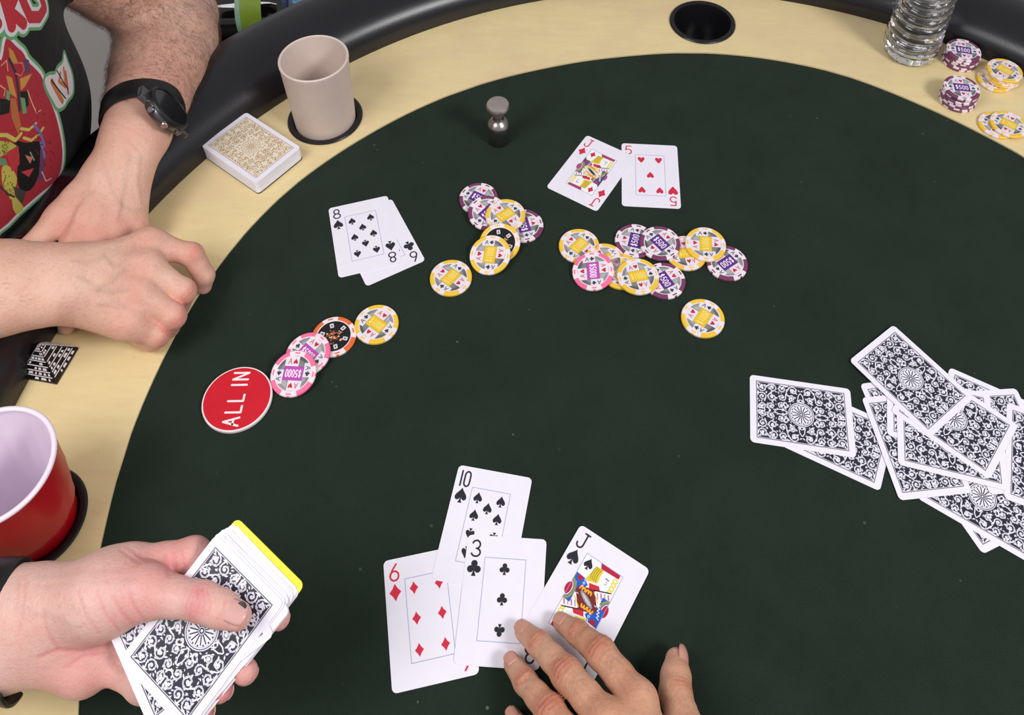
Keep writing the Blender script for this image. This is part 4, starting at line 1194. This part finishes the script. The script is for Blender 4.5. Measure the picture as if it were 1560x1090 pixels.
h2 = dict(i=[D_(204,864,-13), D_(294,848,KB-9), D_(376,900,KB-8.5), D_(424,942,KB-3)], m=[D_(180,920,-22), D_(285,955,KB-9.5), D_(345,1000,KB-8), D_(374,1024,KB-1)],
          r=[D_(165,965,-24), D_(250,1012,KB-9.5), D_(306,1040,KB-8), D_(336,1052,KB-1)], p=[D_(150,1003,-24), D_(215,1048,KB-9), D_(276,1078,KB-7), D_(308,1084,KB-1)])
t2 = [D_(95,915,-8), D_(222,902,6), D_(308,917,13), D_(362,939,10)]
w2 = D_(15,958,-18); el2 = D_(-420,1010,-30)
el2[2] = max(el2[2], 95)
lo = np.min([w2, mid(w2, el2, .35)] + [f[k] for f in h2.values() for k in (0, 3)] + t2, 0) - 46; hi = np.max([w2, mid(w2, el2, .35)] + [f[k] for f in h2.values() for k in (0, 3)] + t2, 0) + 40
F2 = Flesh(lo, hi, 1.35)
F2.chain([mid(w2, el2, .3), mid(w2, el2, .15), w2, mid(w2, h2['m'][0], .25)], [40, 37, 34, 30], 15, (DN, .8))
for q, r0, r1 in (('i', 16, 12.5), ('m', 16, 12), ('r', 16, 12), ('p', 17, 11)):
    F2.chain([mid(w2, h2[q][0], .3), h2[q][0]], [r0, r1], 13)
F2.chain([mid(w2, h2['p'][0], .35), D_(125, 1020, -20)], [20, 17], 14)       # heel of the hand
F2.chain([mid(w2, t2[0], .6), mid(t2[0], t2[1], .5), t2[1]], [25, 21, 15], 16); F2.chain([mid(t2[0], t2[1], .6), mid(w2, h2['i'][0], .85)], [15, 12], 16)
F2.freeze()
for q, r in (('i', (12.5, 11.8, 9.4, 7.6)), ('m', (11.5, 10.4, 9.2, 7.8)), ('r', (11, 10, 8.8, 7.5)), ('p', (9.8, 8.8, 7.8, 6.8))):
    F2.finger(*fat_finger(h2[q], r), k=7)
F2.finger([t2[1], mid(t2[1], t2[2], .5), t2[2], mid(t2[2], t2[3], .5), t2[3]], [14.8, 11.6, 11.2, 10.6, 8.6], k=9)
V, Q, N = F2.mesh(2); D2 = Detail(V, N)
D2.crease(t2[2], t2[3] - t2[1], DN, .55, 6, 3.4); D2.blush(t2[3], 16, .35); D2.blush(t2[1], 24, .35); D2.blush(t2[2], 14, .25)
for pl, wd, am in (([(118, 905), (132, 940), (152, 966)], 1.0, -.3), ([(148, 902), (160, 934), (182, 962)], 1.0, -.35), ([(172, 910), (186, 936), (204, 952)], 1.1, -.4), ([(196, 905), (208, 930), (222, 946)], 1.0, -.3),
                   ([(60, 1003), (88, 992), (126, 994), (168, 984)], 1.6, -.8), ([(100, 1018), (128, 1000), (160, 996)], 1.2, -.4), ([(88, 990), (70, 960), (66, 930)], 1.2, -.35), ([(300, 900), (304, 918), (300, 934)], .9, -.35), ([(308, 898), (313, 918), (308, 938)], .9, -.4),
                   ([(316, 902), (321, 920), (316, 938)], .9, -.35), ([(344, 916), (340, 928), (346, 940)], .9, -.3), ([(184, 838), (212, 858)], 1.1, -.4), ([(194, 834), (226, 856)], 1.1, -.35), ([(252, 846), (256, 876)], 1.2, -.4), ([(264, 842), (268, 872)], 1.2, -.4), ([(276, 838), (282, 864)], 1.0, -.3),
                   ([(40, 880), (36, 920), (30, 960)], 1.2, -.25), ([(30, 880), (26, 920)], 1.1, -.25)):
    D2.pline(pl, wd, am, 0, .3)
for pl in ([(60, 885), (110, 880), (180, 876)], [(70, 900), (120, 892), (200, 890)], [(30, 930), (80, 935), (110, 950)]): D2.pline(pl, 3, .5, .25)
for q in 'imrp':
    D2.blush(h2[q][3], 15, .55); D2.blush(h2[q][2], 14, .3)
D2.blush(D_(130, 1020, -10), 34, .5); D2.blush(D_(225, 930, 8), 26, .3); D2.blush(D_(280, 845, -14), 26, .45)
p2 = empty('person', (w2[0] * MM, w2[1] * MM, 0)); tag(p2, 'person holding the deck, pink bare hand with thumb across the top card', 'person')
skin_object('body', [(D2.out(), Q, D2.col), forearm(w2, el2, [36, 42, 47, 44], DN, .8, .15, (-.45, -.45, .75))], SK2, p2)
N2 = simple('pink_nail', srgb(216, 166, 158), .28, var=.05, coat=.2)
fingernail(p2, t2[3], t2[2], DN + DY * .55, 9.5, 14, 15, N2)
for q in 'imrp': fingernail(p2, h2[q][3], h2[q][2], -DN + DX * .5, 7.6, 10, 10, N2)
mk = surface_point(D2.out(), N, D_(373, 922, 9), DN)
sp = lathe('nail_mark', [(0, -.5), (3.4, -.5), (3.2, .8), (0, 1.1)], WB, p2, seg=14); sp['label'] = 'black spot on the thumbnail'
place_on(sp, mk, DX, DY, DN); sp.parent = None; mw = sp.matrix_world.copy(); sp.parent = p2; sp.matrix_world = mw; sp.matrix_parent_inverse = Matrix.Identity(4)
sp.location = Vector(mk * MM) - p2.location
a2 = unit(w2 - el2); z2 = unit(DN - a2 * (DN @ a2)); x2 = np.cross(a2, z2)
wv = empty('wristband', (0, 0, 0)); wv.parent = p2; wv.location = -p2.location; wv['label'] = 'black watch band with a loose tail'
wc = D_(-4, 957, -18)
band('strap', wc, unit(a2 + x2 * .0), x2, z2, 38, 31, 22, 3.4, WB, wv)
band('strap_tail', wc + a2 * 12, unit(a2 + x2 * .25), x2, z2, 40, 33, 15, 3, WB, wv, -20, 40) if x2[1] < 0 else band('strap_tail', wc + a2 * 12, unit(a2 - x2 * .25), x2, z2, 40, 33, 15, 3, WB, wv, 140, 200)

# ---- person with crossed hands in the printed t-shirt
SK1 = skin_mat('skin_ruddy', srgb(222, 174, 152), srgb(210, 126, 114), srgb(228, 188, 166))
# hand and arm with the watch (comes from the far side, lies flat under the other)
wA = P(207, 205, 72); eA = P(268, 24, 42); cT = np.array([-609.0, 620, 0]); nT = unit((.95, -.3, 0)); lT = unit((.3, .95, 0))
shA = cT + lT * 190 + np.array([10, 0, 232]); 
mA = dict(i=P(112, 372, 50), m=P(146, 366, 44), r=P(178, 358, 38), p=P(207, 344, 32))
fA = dict(i=[mA['i'], P(104, 440, 30), P(102, 476, 18), P(101, 498, 11)], m=[mA['m'], P(132, 440, 26), P(128, 465, 16), P(128, 482, 11)],
          r=[mA['r'], P(160, 430, 22), P(154, 458, 14), P(152, 474, 11)], p=[mA['p'], P(188, 410, 18), P(180, 442, 13), P(178, 464, 11)])
tA = [P(158, 268, 60), P(92, 330, 58), P(48, 378, 54), P(20, 410, 52)]
lo = np.min([wA, eA, tA[3], fA['i'][3], fA['p'][3]], 0) - 70; hi = np.max([wA, eA, fA['p'][3], fA['p'][0]], 0) + 75; hi[2] = max(hi[2], mid(eA, shA, .7)[2] + 30); lo[0] = min(lo[0], mid(eA, shA, .7)[0] - 60)
FA = Flesh(lo, hi, 1.7)
up = eA + (shA - eA) * .35
FA.chain([mid(eA, shA, .7), mid(eA, shA, .4), mid(eA, shA, .15), eA], [48, 45, 43, 43], 20)
FA.chain([eA, mid(eA, wA, .25), mid(eA, wA, .5), mid(eA, wA, .75), wA], [47, 53, 47, 39, 33], 20, (unit((.15, .1, 1)), .88))
FA.chain([wA, mid(wA, mA['m'], .3)], [32, 29], 14, (UPV, .72))
for q, r0, r1 in (('i', 16, 12.5), ('m', 16, 12.5), ('r', 15.5, 12), ('p', 15, 11)):
    FA.chain([mid(wA, mA[q], .28), mA[q]], [r0, r1], 13)
FA.chain([mid(wA, tA[0], .5), tA[0], tA[1]], [19, 17, 13], 16); FA.chain([mid(tA[0], tA[1], .6), mid(wA, mA['i'], .75)], [11, 11], 16)
FA.freeze()
for q, r in (('i', (11, 10, 8.8, 7.6)), ('m', (11, 10, 8.8, 7.6)), ('r', (11, 9.8, 8.5, 7.4)), ('p', (9.8, 8.7, 7.6, 6.6))): FA.finger(*fat_finger(fA[q], r))
FA.finger([tA[1], tA[2], tA[3]], [13, 11.5, 9], k=9)
VA, QA, NA = FA.mesh(2); DA = Detail(VA, NA)
for q in 'imrp':
    DA.line([mid(wA, mA[q], .2) + UPV * 22, mid(wA, mA[q], .6) + UPV * 15, mA[q] + UPV * 13], 4.5, .9, 0, 0, UPV); DA.blush(mA[q], 18, .35)
for pl in ([(196, 240), (190, 268), (184, 300), (178, 335)], [(160, 258), (168, 290), (182, 312)], [(212, 240), (208, 275), (214, 310)], [(140, 296), (120, 320), (108, 345)], [(176, 312), (200, 322), (222, 318)]):
    DA.pline(pl, 2.4, .7, .5)
for pl in ([(104, 330), (90, 352)], [(100, 344), (112, 338), (130, 345)], [(150, 196), (190, 212), (214, 230)], [(164, 186), (200, 196), (228, 214)]): DA.pline(pl, 1.2, -.35, 0, .2)
for pl in ([(120, 250), (96, 300), (70, 345)], [(150, 240), (136, 290), (120, 330)]): DA.pline(pl, 4, .7)
DA.blush(P(110, 340, 60), 26, .35); DA.blush(P(230, 60, 140), 70, .22); DA.blush(P(300, 100, 120), 60, .3)
# the other arm: loose fist lying on top
wB = P(82, 432, 80); eB = cT - lT * 215 + np.array([-40, 0, 135])
mB = dict(i=P(228, 372, 62), m=P(224, 408, 62), r=P(214, 448, 56), p=P(198, 490, 46))
fB = dict(i=[mB['i'], P(292, 388, 46), P(311, 420, 25), P(310, 436, 13)], m=[mB['m'], P(279, 444, 42), P(272, 464, 19), P(246, 462, 11)],
          r=[mB['r'], P(264, 482, 37), P(256, 498, 17), P(232, 490, 10)], p=[mB['p'], P(240, 511, 28), P(232, 520, 14), P(212, 515, 10)])
tB = [P(125, 398, 66), P(180, 398, 46), P(222, 420, 30), P(240, 440, 20)]
lo = np.min([wB, eB, mB['p'], fB['p'][3], fB['m'][3]], 0) - 72; hi = np.max([wB, fB['i'][2], fB['i'][3], mB['i'], fB['p'][2]], 0) + 48; hi[2] += 15
FB = Flesh(lo, hi, 1.7)
FB.chain([eB, mid(eB, wB, .3), mid(eB, wB, .6), mid(eB, wB, .85), wB], [50, 55, 50, 41, 36], 20, (unit((0, .1, 1)), .8))
FB.chain([wB, mid(wB, mB['m'], .35)], [35, 30], 15, (UPV, .72))
for q, r0, r1 in (('i', 18, 14), ('m', 18, 14), ('r', 18, 13.5), ('p', 18, 13)):
    FB.chain([mid(wB, mB[q], .25), mB[q]], [r0, r1], 14)
FB.chain([mid(wB, mB['p'], .3) - UPV * 10, mid(wB, mB['p'], .85) - UPV * 8], [19, 14], 16)
FB.chain([mid(wB, mB['i'], .4) - UPV * 8, mB['i'] - UPV * 12], [16, 12], 16)
FB.chain([tB[0], tB[1]], [15, 12], 14)
FB.freeze()
for q, r in (('i', (13.5, 11, 9.6, 8)), ('m', (13.5, 11.6, 10, 8.2)), ('r', (13, 11.4, 10, 8.2)), ('p', (12.2, 10.6, 9.2, 7.8))): FB.finger(*fat_finger(fB[q], r), k=10)
FB.finger([tB[1], tB[2], tB[3]], [12, 11, 9], k=8)
VB, QB, NB = FB.mesh(2); DB = Detail(VB, NB)
for q in 'imrp':
    DB.blush(mB[q] + UPV * 10, 16, .24); DB.blush(fB[q][1], 15, .22); DB.blush(fB[q][2], 14, .25); DB.line([mid(wB, mB[q], .35) + UPV * 20, mB[q] + UPV * 15], 4.5, .7, 0, 0, UPV)
    DB.crease(fB[q][1], fB[q][2] - fB[q][0], UPV + unit(fB[q][1] - fB[q][0]), .25, 5, 3.6, 16)
for pl in ([(118, 424), (146, 440), (170, 444), (196, 438)], [(156, 392), (172, 408), (188, 396), (204, 380)], [(146, 440), (168, 428), (186, 412)], [(110, 400), (130, 404), (150, 396)], [(188, 470), (170, 462), (150, 462)]):
    DB.pline(pl, 2.4, .75, .5)
for k in range(6): DB.pline([(98 + 3 * k, 506 - k), (90 + 4 * k, 484), (92 + 5 * k, 462)], 1.0, -.28, 0, .15)
for x, y in ((212, 372), (216, 412), (206, 452), (190, 496)):
    for k in range(-2, 3): DB.pline([(x + k * 5 - 3, y - 12), (x + k * 5 + 2, y), (x + k * 5 - 2, y + 12)], .9, -.3, 0, .12)
for x, y in ((284, 384), (268, 434), (252, 474), (228, 506)):
    for k in range(-1, 2): DB.pline([(x + k * 5 + 1, y - 9), (x + k * 5 + 3, y), (x + k * 5 - 1, y + 10)], .9, -.3, 0, .12)
DB.blush(P(270, 380, 45), 22, .35)
# torso under the shirt (coarser, same skin)
def torso(grow, res, sleeve=True):
    lo = np.array([-900.0, 300, -300]); hi = np.array([-360.0, 1010, 480]); T = Flesh(lo, hi, res); g = grow
    fl = (nT, .6); c = lambda x, y, z: cT + nT * x + lT * y + np.array([0, 0, z])
    T.chain([c(-58, 5, -230), c(-52, 5, -20), c(-6, 5, 80), c(2, 0, 220), c(-12, 0, 360)], [168 + g, 170 + g, 172 + g, 172 + g, 150 + g], 40, fl)
    T.chain([c(-12, -140, 365), c(-12, 140, 365)], [62 + g, 62 + g], 50)
    if sleeve:
        for a, b, t_ in ((shA + UPV * 30, eA, .34), (c(-5, -150, 350), eB, .6)): T.chain([a, mid(a, b, t_)], [60 + g, 50 + g], 30)
    return T
VT, QT, NT_ = torso(-7, 9).mesh(2)
cT_ = np.zeros((len(VT), 4), np.float32)
# upper arm of the near arm, to the shoulder
FU = Flesh(np.min([eB, cT - lT * 150 + UPV * 350], 0) - 75, np.max([eB, cT - lT * 150 + UPV * 350], 0) + 75, 5)
FU.chain([cT - lT * 150 + UPV * 350, mid(cT - lT * 150 + UPV * 350, eB), eB], [48, 44, 46], 10)
VU, QU, NU = FU.mesh(2)
p1 = empty('person', (cT[0] * MM, cT[1] * MM, FLOOR_Z)); tag(p1, 'person in black printed t-shirt, bare forearms crossed on the padded rail', 'person')
skin_object('body', [(DA.out(), QA, DA.col), (DB.out(), QB, DB.col), (VT, QT, cT_), (VU, QU, np.zeros((len(VU), 4), np.float32))], SK1, p1)
N1 = simple('ruddy_nail', srgb(222, 170, 156), .3, var=.05, coat=.15)
for q in 'imrp':
    f = fB[q]; fingernail(p1, f[3], f[2], unit(np.cross(f[3] - f[2], np.cross(f[2] - f[1], f[3] - f[2]))) * -1, 8.6, 11, 11, N1)
HAIRM = simple('arm_hair_brown', srgb(112, 78, 54), .5, var=.2)
axA = unit(wA - eA)
hgt = (VA - wA) @ -axA
hair('arm_hair', DA.out(), NA, (hgt > 22) & (hgt < 330) & (NA @ unit((.4, -.6, .7)) > -.35) , 9000, unit(axA * .7 + np.array([.45, 0, -.2])), 11, HAIRM, p1, 3, .07)
hair('arm_hair', DB.out(), NB, ((VB - wB) @ unit(eB - wB) > 15) & (NB[:, 2] > -.2), 500, unit(wB - eB), 7, simple('arm_hair_fair', srgb(168, 120, 88), .5), p1, 5, .06)
# shirt
T = torso(5, 6)
zc = (T.lo[2] + T.res * np.arange(T.n[2]))
VS, QS, NS = T.mesh(3)
o_sh = skin_object('shirt', [(VS, QS, np.zeros((len(VS), 4), np.float32))], VINYL, p1)
# cloth coordinates: round the body and up, in mm
def cloth_uv(V):
    q = np.asarray(V) - cT; return np.stack([np.arctan2(q @ lT, q @ nT + 120) * 230, q[..., 2]], -1)
from mathutils.bvhtree import BVHTree
bvh = BVHTree.FromPolygons([tuple(v_) for v_ in VS], [tuple(int(i) for i in f) for f in QS])
def on_shirt(px, py):
    d = unit((px - PPX) / F_PX * _rt - (py - PPY) / F_PX * _up + _fw)
    hit = bvh.ray_cast(Vector((0, 0, CAM_H)), Vector(d))
    if hit[0] is None: hit = bvh.find_nearest(Vector(P(px, py, 100)))
    return cloth_uv(np.array(hit[0]))
UW, UH = 560.0, 560.0; UC = np.array([60.0, 170.0])
cvs = Canvas(UW, UH, 3.0, (20, 19, 22))
def C_(pts):
    out = []
    n = len(pts)
    if n < 6: return [tuple(on_shirt(*a) - UC) for a in pts]
    for k in range(n):
        p = [np.array(pts[(k + d) % n], float) for d in (-1, 0, 1, 2)]
        for t_ in (0, .33, .67):
            q = .5 * (2 * p[1] + (p[2] - p[0]) * t_ + (2 * p[0] - 5 * p[1] + 4 * p[2] - p[3]) * t_ ** 2 + (3 * p[1] - p[0] - 3 * p[2] + p[3]) * t_ ** 3)
            out.append(tuple(on_shirt(*q) - UC))
    return out
GRN, WHT, DRG = (104, 168, 112), (222, 218, 222), (176, 48, 60)
dragon = [(-60, 70), (-25, 62), (-8, 78), (2, 92), (8, 62), (14, 60), (25, 71), (35, 80), (42, 93), (55, 106), (64, 118), (70, 140), (79, 160), (86, 180), (92, 206), (95, 230), (94, 252), (90, 266),
          (82, 278), (60, 296), (30, 322), (0, 350), (-60, 380)]
for wd, col in ((13, GRN), (7, WHT)): cvs.stroke(C_(dragon), wd, col, True)
cvs.poly(C_(dragon), DRG)
for pts, col in (([(20, 214), (40, 218), (60, 216), (66, 240), (58, 270), (46, 290), (30, 288), (26, 262), (30, 236)], (22, 20, 22)), ([(0, 150), (16, 152), (14, 172), (0, 176)], (24, 34, 26)), ([(30, 140), (42, 138), (44, 160), (34, 170)], (30, 34, 28)),
        ([(13, 72), (20, 78), (27, 94), (22, 98), (15, 90)], (200, 146, 66)), ([(9, 115), (18, 118), (26, 150), (15, 142)], (206, 150, 74)), ([(30, 120), (49, 112), (38, 132), (32, 138)], (212, 152, 76)),
        ([(15, 150), (24, 150), (32, 190), (28, 205), (18, 180)], (190, 112, 62)), ([(-6, 214), (14, 216), (26, 222), (12, 234), (-6, 242)], (186, 186, 84)), ([(3, 255), (15, 254), (26, 272), (22, 296), (36, 316), (24, 326), (14, 300), (4, 282)], (196, 190, 86)),
        ([(10, 232), (28, 222), (30, 250), (18, 262)], (190, 56, 66)), ([(32, 262), (52, 256), (44, 270)], (196, 62, 72)), ([(10, 137), (16, 140), (14, 154), (9, 150)], (104, 168, 112)), ([(31, 148), (38, 150), (41, 172), (35, 174)], (104, 168, 112)),
        ([(0, 300), (18, 304), (20, 322), (0, 332)], (176, 50, 62)), ([(-4, 240), (8, 242), (12, 252), (-2, 252)], (104, 150, 110)), ([(20, 284), (40, 292), (34, 312), (24, 300)], (70, 66, 60)), ([(62, 214), (70, 238), (66, 272), (58, 280)], (110, 66, 104)),
        ([(36, 88), (44, 92), (46, 110), (38, 112)], (96, 70, 100)), ([(38, 236), (50, 240), (46, 250)], (206, 120, 110))):
    cvs.poly(C_(pts), col)
for pts, wd, col in (([(32, 196), (44, 198), (55, 188)], 3, (206, 196, 96)), ([(36, 210), (48, 214), (58, 206), (66, 195)], 3, (206, 196, 96)), ([(-4, 206), (10, 206), (24, 214), (32, 204)], 4, (206, 196, 96)), ([(52, 190), (62, 204), (68, 222)], 3, (112, 116, 176)),
        ([(62, 218), (66, 228), (68, 240)], 3, (120, 120, 180)), ([(14, 90), (24, 112), (28, 140), (30, 168)], 3, (60, 50, 60)), ([(42, 138), (50, 160), (56, 172), (62, 168)], 1.2, (226, 196, 150)), ([(2, 100), (10, 92), (12, 108)], 1.2, (226, 170, 130)),
        ([(0, 130), (8, 136), (6, 146)], 1.2, (226, 170, 130)), ([(46, 232), (52, 244)], 1.5, (150, 160, 130)), ([(64, 262), (70, 276), (78, 272)], 1.5, (210, 180, 190)), ([(0, 284), (12, 296), (22, 300)], 2, (70, 50, 50)), ([(24, 96), (34, 96), (37, 106), (32, 116), (24, 112)], 1.4, (214, 120, 110))):
    q = [tuple(on_shirt(*a) - UC) for a in pts]; cvs.stroke(q, wd, col)
rnd = random.Random(6)
for k in range(70):
    x, y = rnd.uniform(55, 90), rnd.uniform(120, 262)
    if x < 48 + (y - 100) * .27: q = on_shirt(x, y) - UC; cvs.stroke([tuple(q), (q[0] + rnd.uniform(-2, 2), q[1] + rnd.uniform(1, 4))], .9, (110, 26, 38))
for k in range(60):
    x, y = rnd.choice([(rnd.uniform(4, 22), rnd.uniform(258, 300)), (rnd.uniform(0, 14), rnd.uniform(216, 236))]); q = on_shirt(x, y) - UC; cvs.disc(q[0], q[1], .8, (110, 106, 44))
badge = [(68, 122), (74, 115), (84, 113), (88, 104), (96, 95), (98, 81), (103, 95), (110, 115), (111, 140), (103, 152), (97, 162), (88, 165), (80, 152), (72, 137)]
cvs.stroke(C_(badge), 7, GRN, True); cvs.poly(C_(badge), WHT)
for pts, wd, col in (([(79, 124), (95, 154)], 6, (206, 122, 66)), ([(92, 112), (90, 124), (100, 132), (97, 104)], 4, (206, 122, 66)), ([(100, 110), (104, 142)], 4, (196, 96, 70)), ([(78, 122), (100, 150)], 1.6, (30, 26, 30)), ([(87, 108), (96, 124), (104, 136)], 1.6, (40, 34, 38))):
    cvs.stroke([tuple(on_shirt(*a) - UC) for a in pts], wd, col)
let = [[(-34, -30), (-24, 34)], [(-34, -30), (-12, -24), (-10, -2), (-28, 4)], [(-24, 6), (-4, 36)],
       [(2, -14), (18, 40)], [(26, -16), (12, 18)], [(13, 16), (36, 36)],
       [(30, -12), (38, 8), (46, 26), (60, 26), (68, 12), (62, -8), (50, -20)]]
for wd, col in ((25, GRN), (19, WHT), (11.5, (190, 52, 62))):
    for l_ in let: cvs.stroke([tuple(on_shirt(*a) - UC) for a in l_], wd, col)
im = cvs.image('shirt_print')
t = NT('shirt_black_print'); v = t.coord('UV'); x = t.n('ShaderNodeTexImage', _image=im, _extension='EXTEND'); t.l(v, x.inputs[0])
wv_ = t.noise(t.coord(), 900, 2, .6)
mx = t.mix(t.ramp(wv_, [(.3, (0, 0, 0)), (.8, (.18, .18, .18))]), (1, 1, 1, 1), (0.4, 0.4, 0.4, 1))
mu = t.n('ShaderNodeMix', _data_type='RGBA', _blend_type='MULTIPLY'); mu.inputs[0].default_value = 1
t.l(x.outputs[0], mu.inputs[6]); t.l(mx, mu.inputs[7]); t.l(mu.outputs[2], t.b.inputs['Base Color'])
t.b.inputs['Roughness'].default_value = .85; t.b.inputs['Sheen Weight'].default_value = .08; t.b.inputs['Specular IOR Level'].default_value = .2
t.bump(t.noise(t.coord(), 22, 3, .5), .25, .01)
me = o_sh.data; me.materials.clear(); me.materials.append(t.m)
uv = (cloth_uv(np.array([v_.co for v_ in me.vertices]) / MM) - UC) / np.array([UW, UH]) + .5
ul = me.uv_layers.new(name='UVMap'); li = np.zeros(len(me.loops), np.int32); me.loops.foreach_get('vertex_index', li)
ul.data.foreach_set('uv', uv[li].astype(np.float32).ravel())
o_sh['label'] = 'black t-shirt with a red dragon print'
# watch
a1 = unit(eA - wA); ph = math.radians(20)
x1 = unit(np.array([1, 0, 0]) - a1 * a1[0]); z1 = np.cross(x1, a1); z1 = z1 if z1[2] > 0 else -z1
wc = mid(wA, eA, .155)
ww = empty('wristwatch'); ww.parent = p1; ww.location = -p1.location; ww['label'] = 'black smartwatch with round dark screen'
sa = unit(a1 - x1 * .12 + z1 * .1); sx_ = unit(x1 - sa * (x1 @ sa)); sz_ = np.cross(sx_, sa); sz_ = sz_ if sz_[2] > 0 else -sz_
band('strap', wc, sa, sx_, sz_, 39.5, 35.5, 27, 3.2, WB, ww)
fn = unit((.80, .36, .48)); fu = unit(a1 - fn * (a1 @ fn)); fs = np.cross(fu, fn)
cc = P(248, 172, 96)
def wpart(name, prof, mat, seg=48, off=(0, 0, 0)):
    o = lathe(name, prof, mat, None, seg=seg); place_on(o, cc + fn * off[2] + fu * off[0] + fs * off[1], fu, -fs if np.dot(np.cross(fu, fs), fn) < 0 else fs, fn)
    M = o.matrix_world.copy(); o.parent = ww; o.matrix_parent_inverse = Matrix.Identity(4); o.matrix_basis = M; return o
wpart('case', [(0, -3), (23, -3), (26, 1), (26.5, 7), (25.4, 9)], WS)
wpart('bezel', [(26.5, 7), (25.8, 10), (24.2, 11.4), (22.4, 11.2), (22.2, 10)], WB).data
wpart('screen', [(22.4, 10.2), (0, 10.5)], WG)
for u, mt in ((-.75, WS), (0, WL), (.75, WS)):
    b_ = wpart('button', [(0, 0), (3.2, 0), (3.4, .6), (3.4, 3.4), (2.8, 4), (0, 4)], mt, 20)
    d_ = unit(-fu * math.cos(u) + fs * math.sin(u)); s_ = np.cross(fn, d_)
    M = Matrix.Identity(4); c_ = cc + d_ * 25.4 + fn * 4
    for k in range(3): M[k][0], M[k][1], M[k][2], M[k][3] = fn[k], np.cross(d_, fn)[k], d_[k], c_[k] * MM
    b_.matrix_basis = M
for sg in (1, -1):
    l_ = box('lug', 0, 0, 0, .02, .014, .007, WS, ww, bev=.002)
    M = Matrix.Identity(4); c_ = cc + fs * 27 * sg + fn * 1.0
    for k in range(3): M[k][0], M[k][1], M[k][2], M[k][3] = fu[k], fs[k], np.cross(fu, fs)[k], c_[k] * MM
    l_.matrix_basis = M
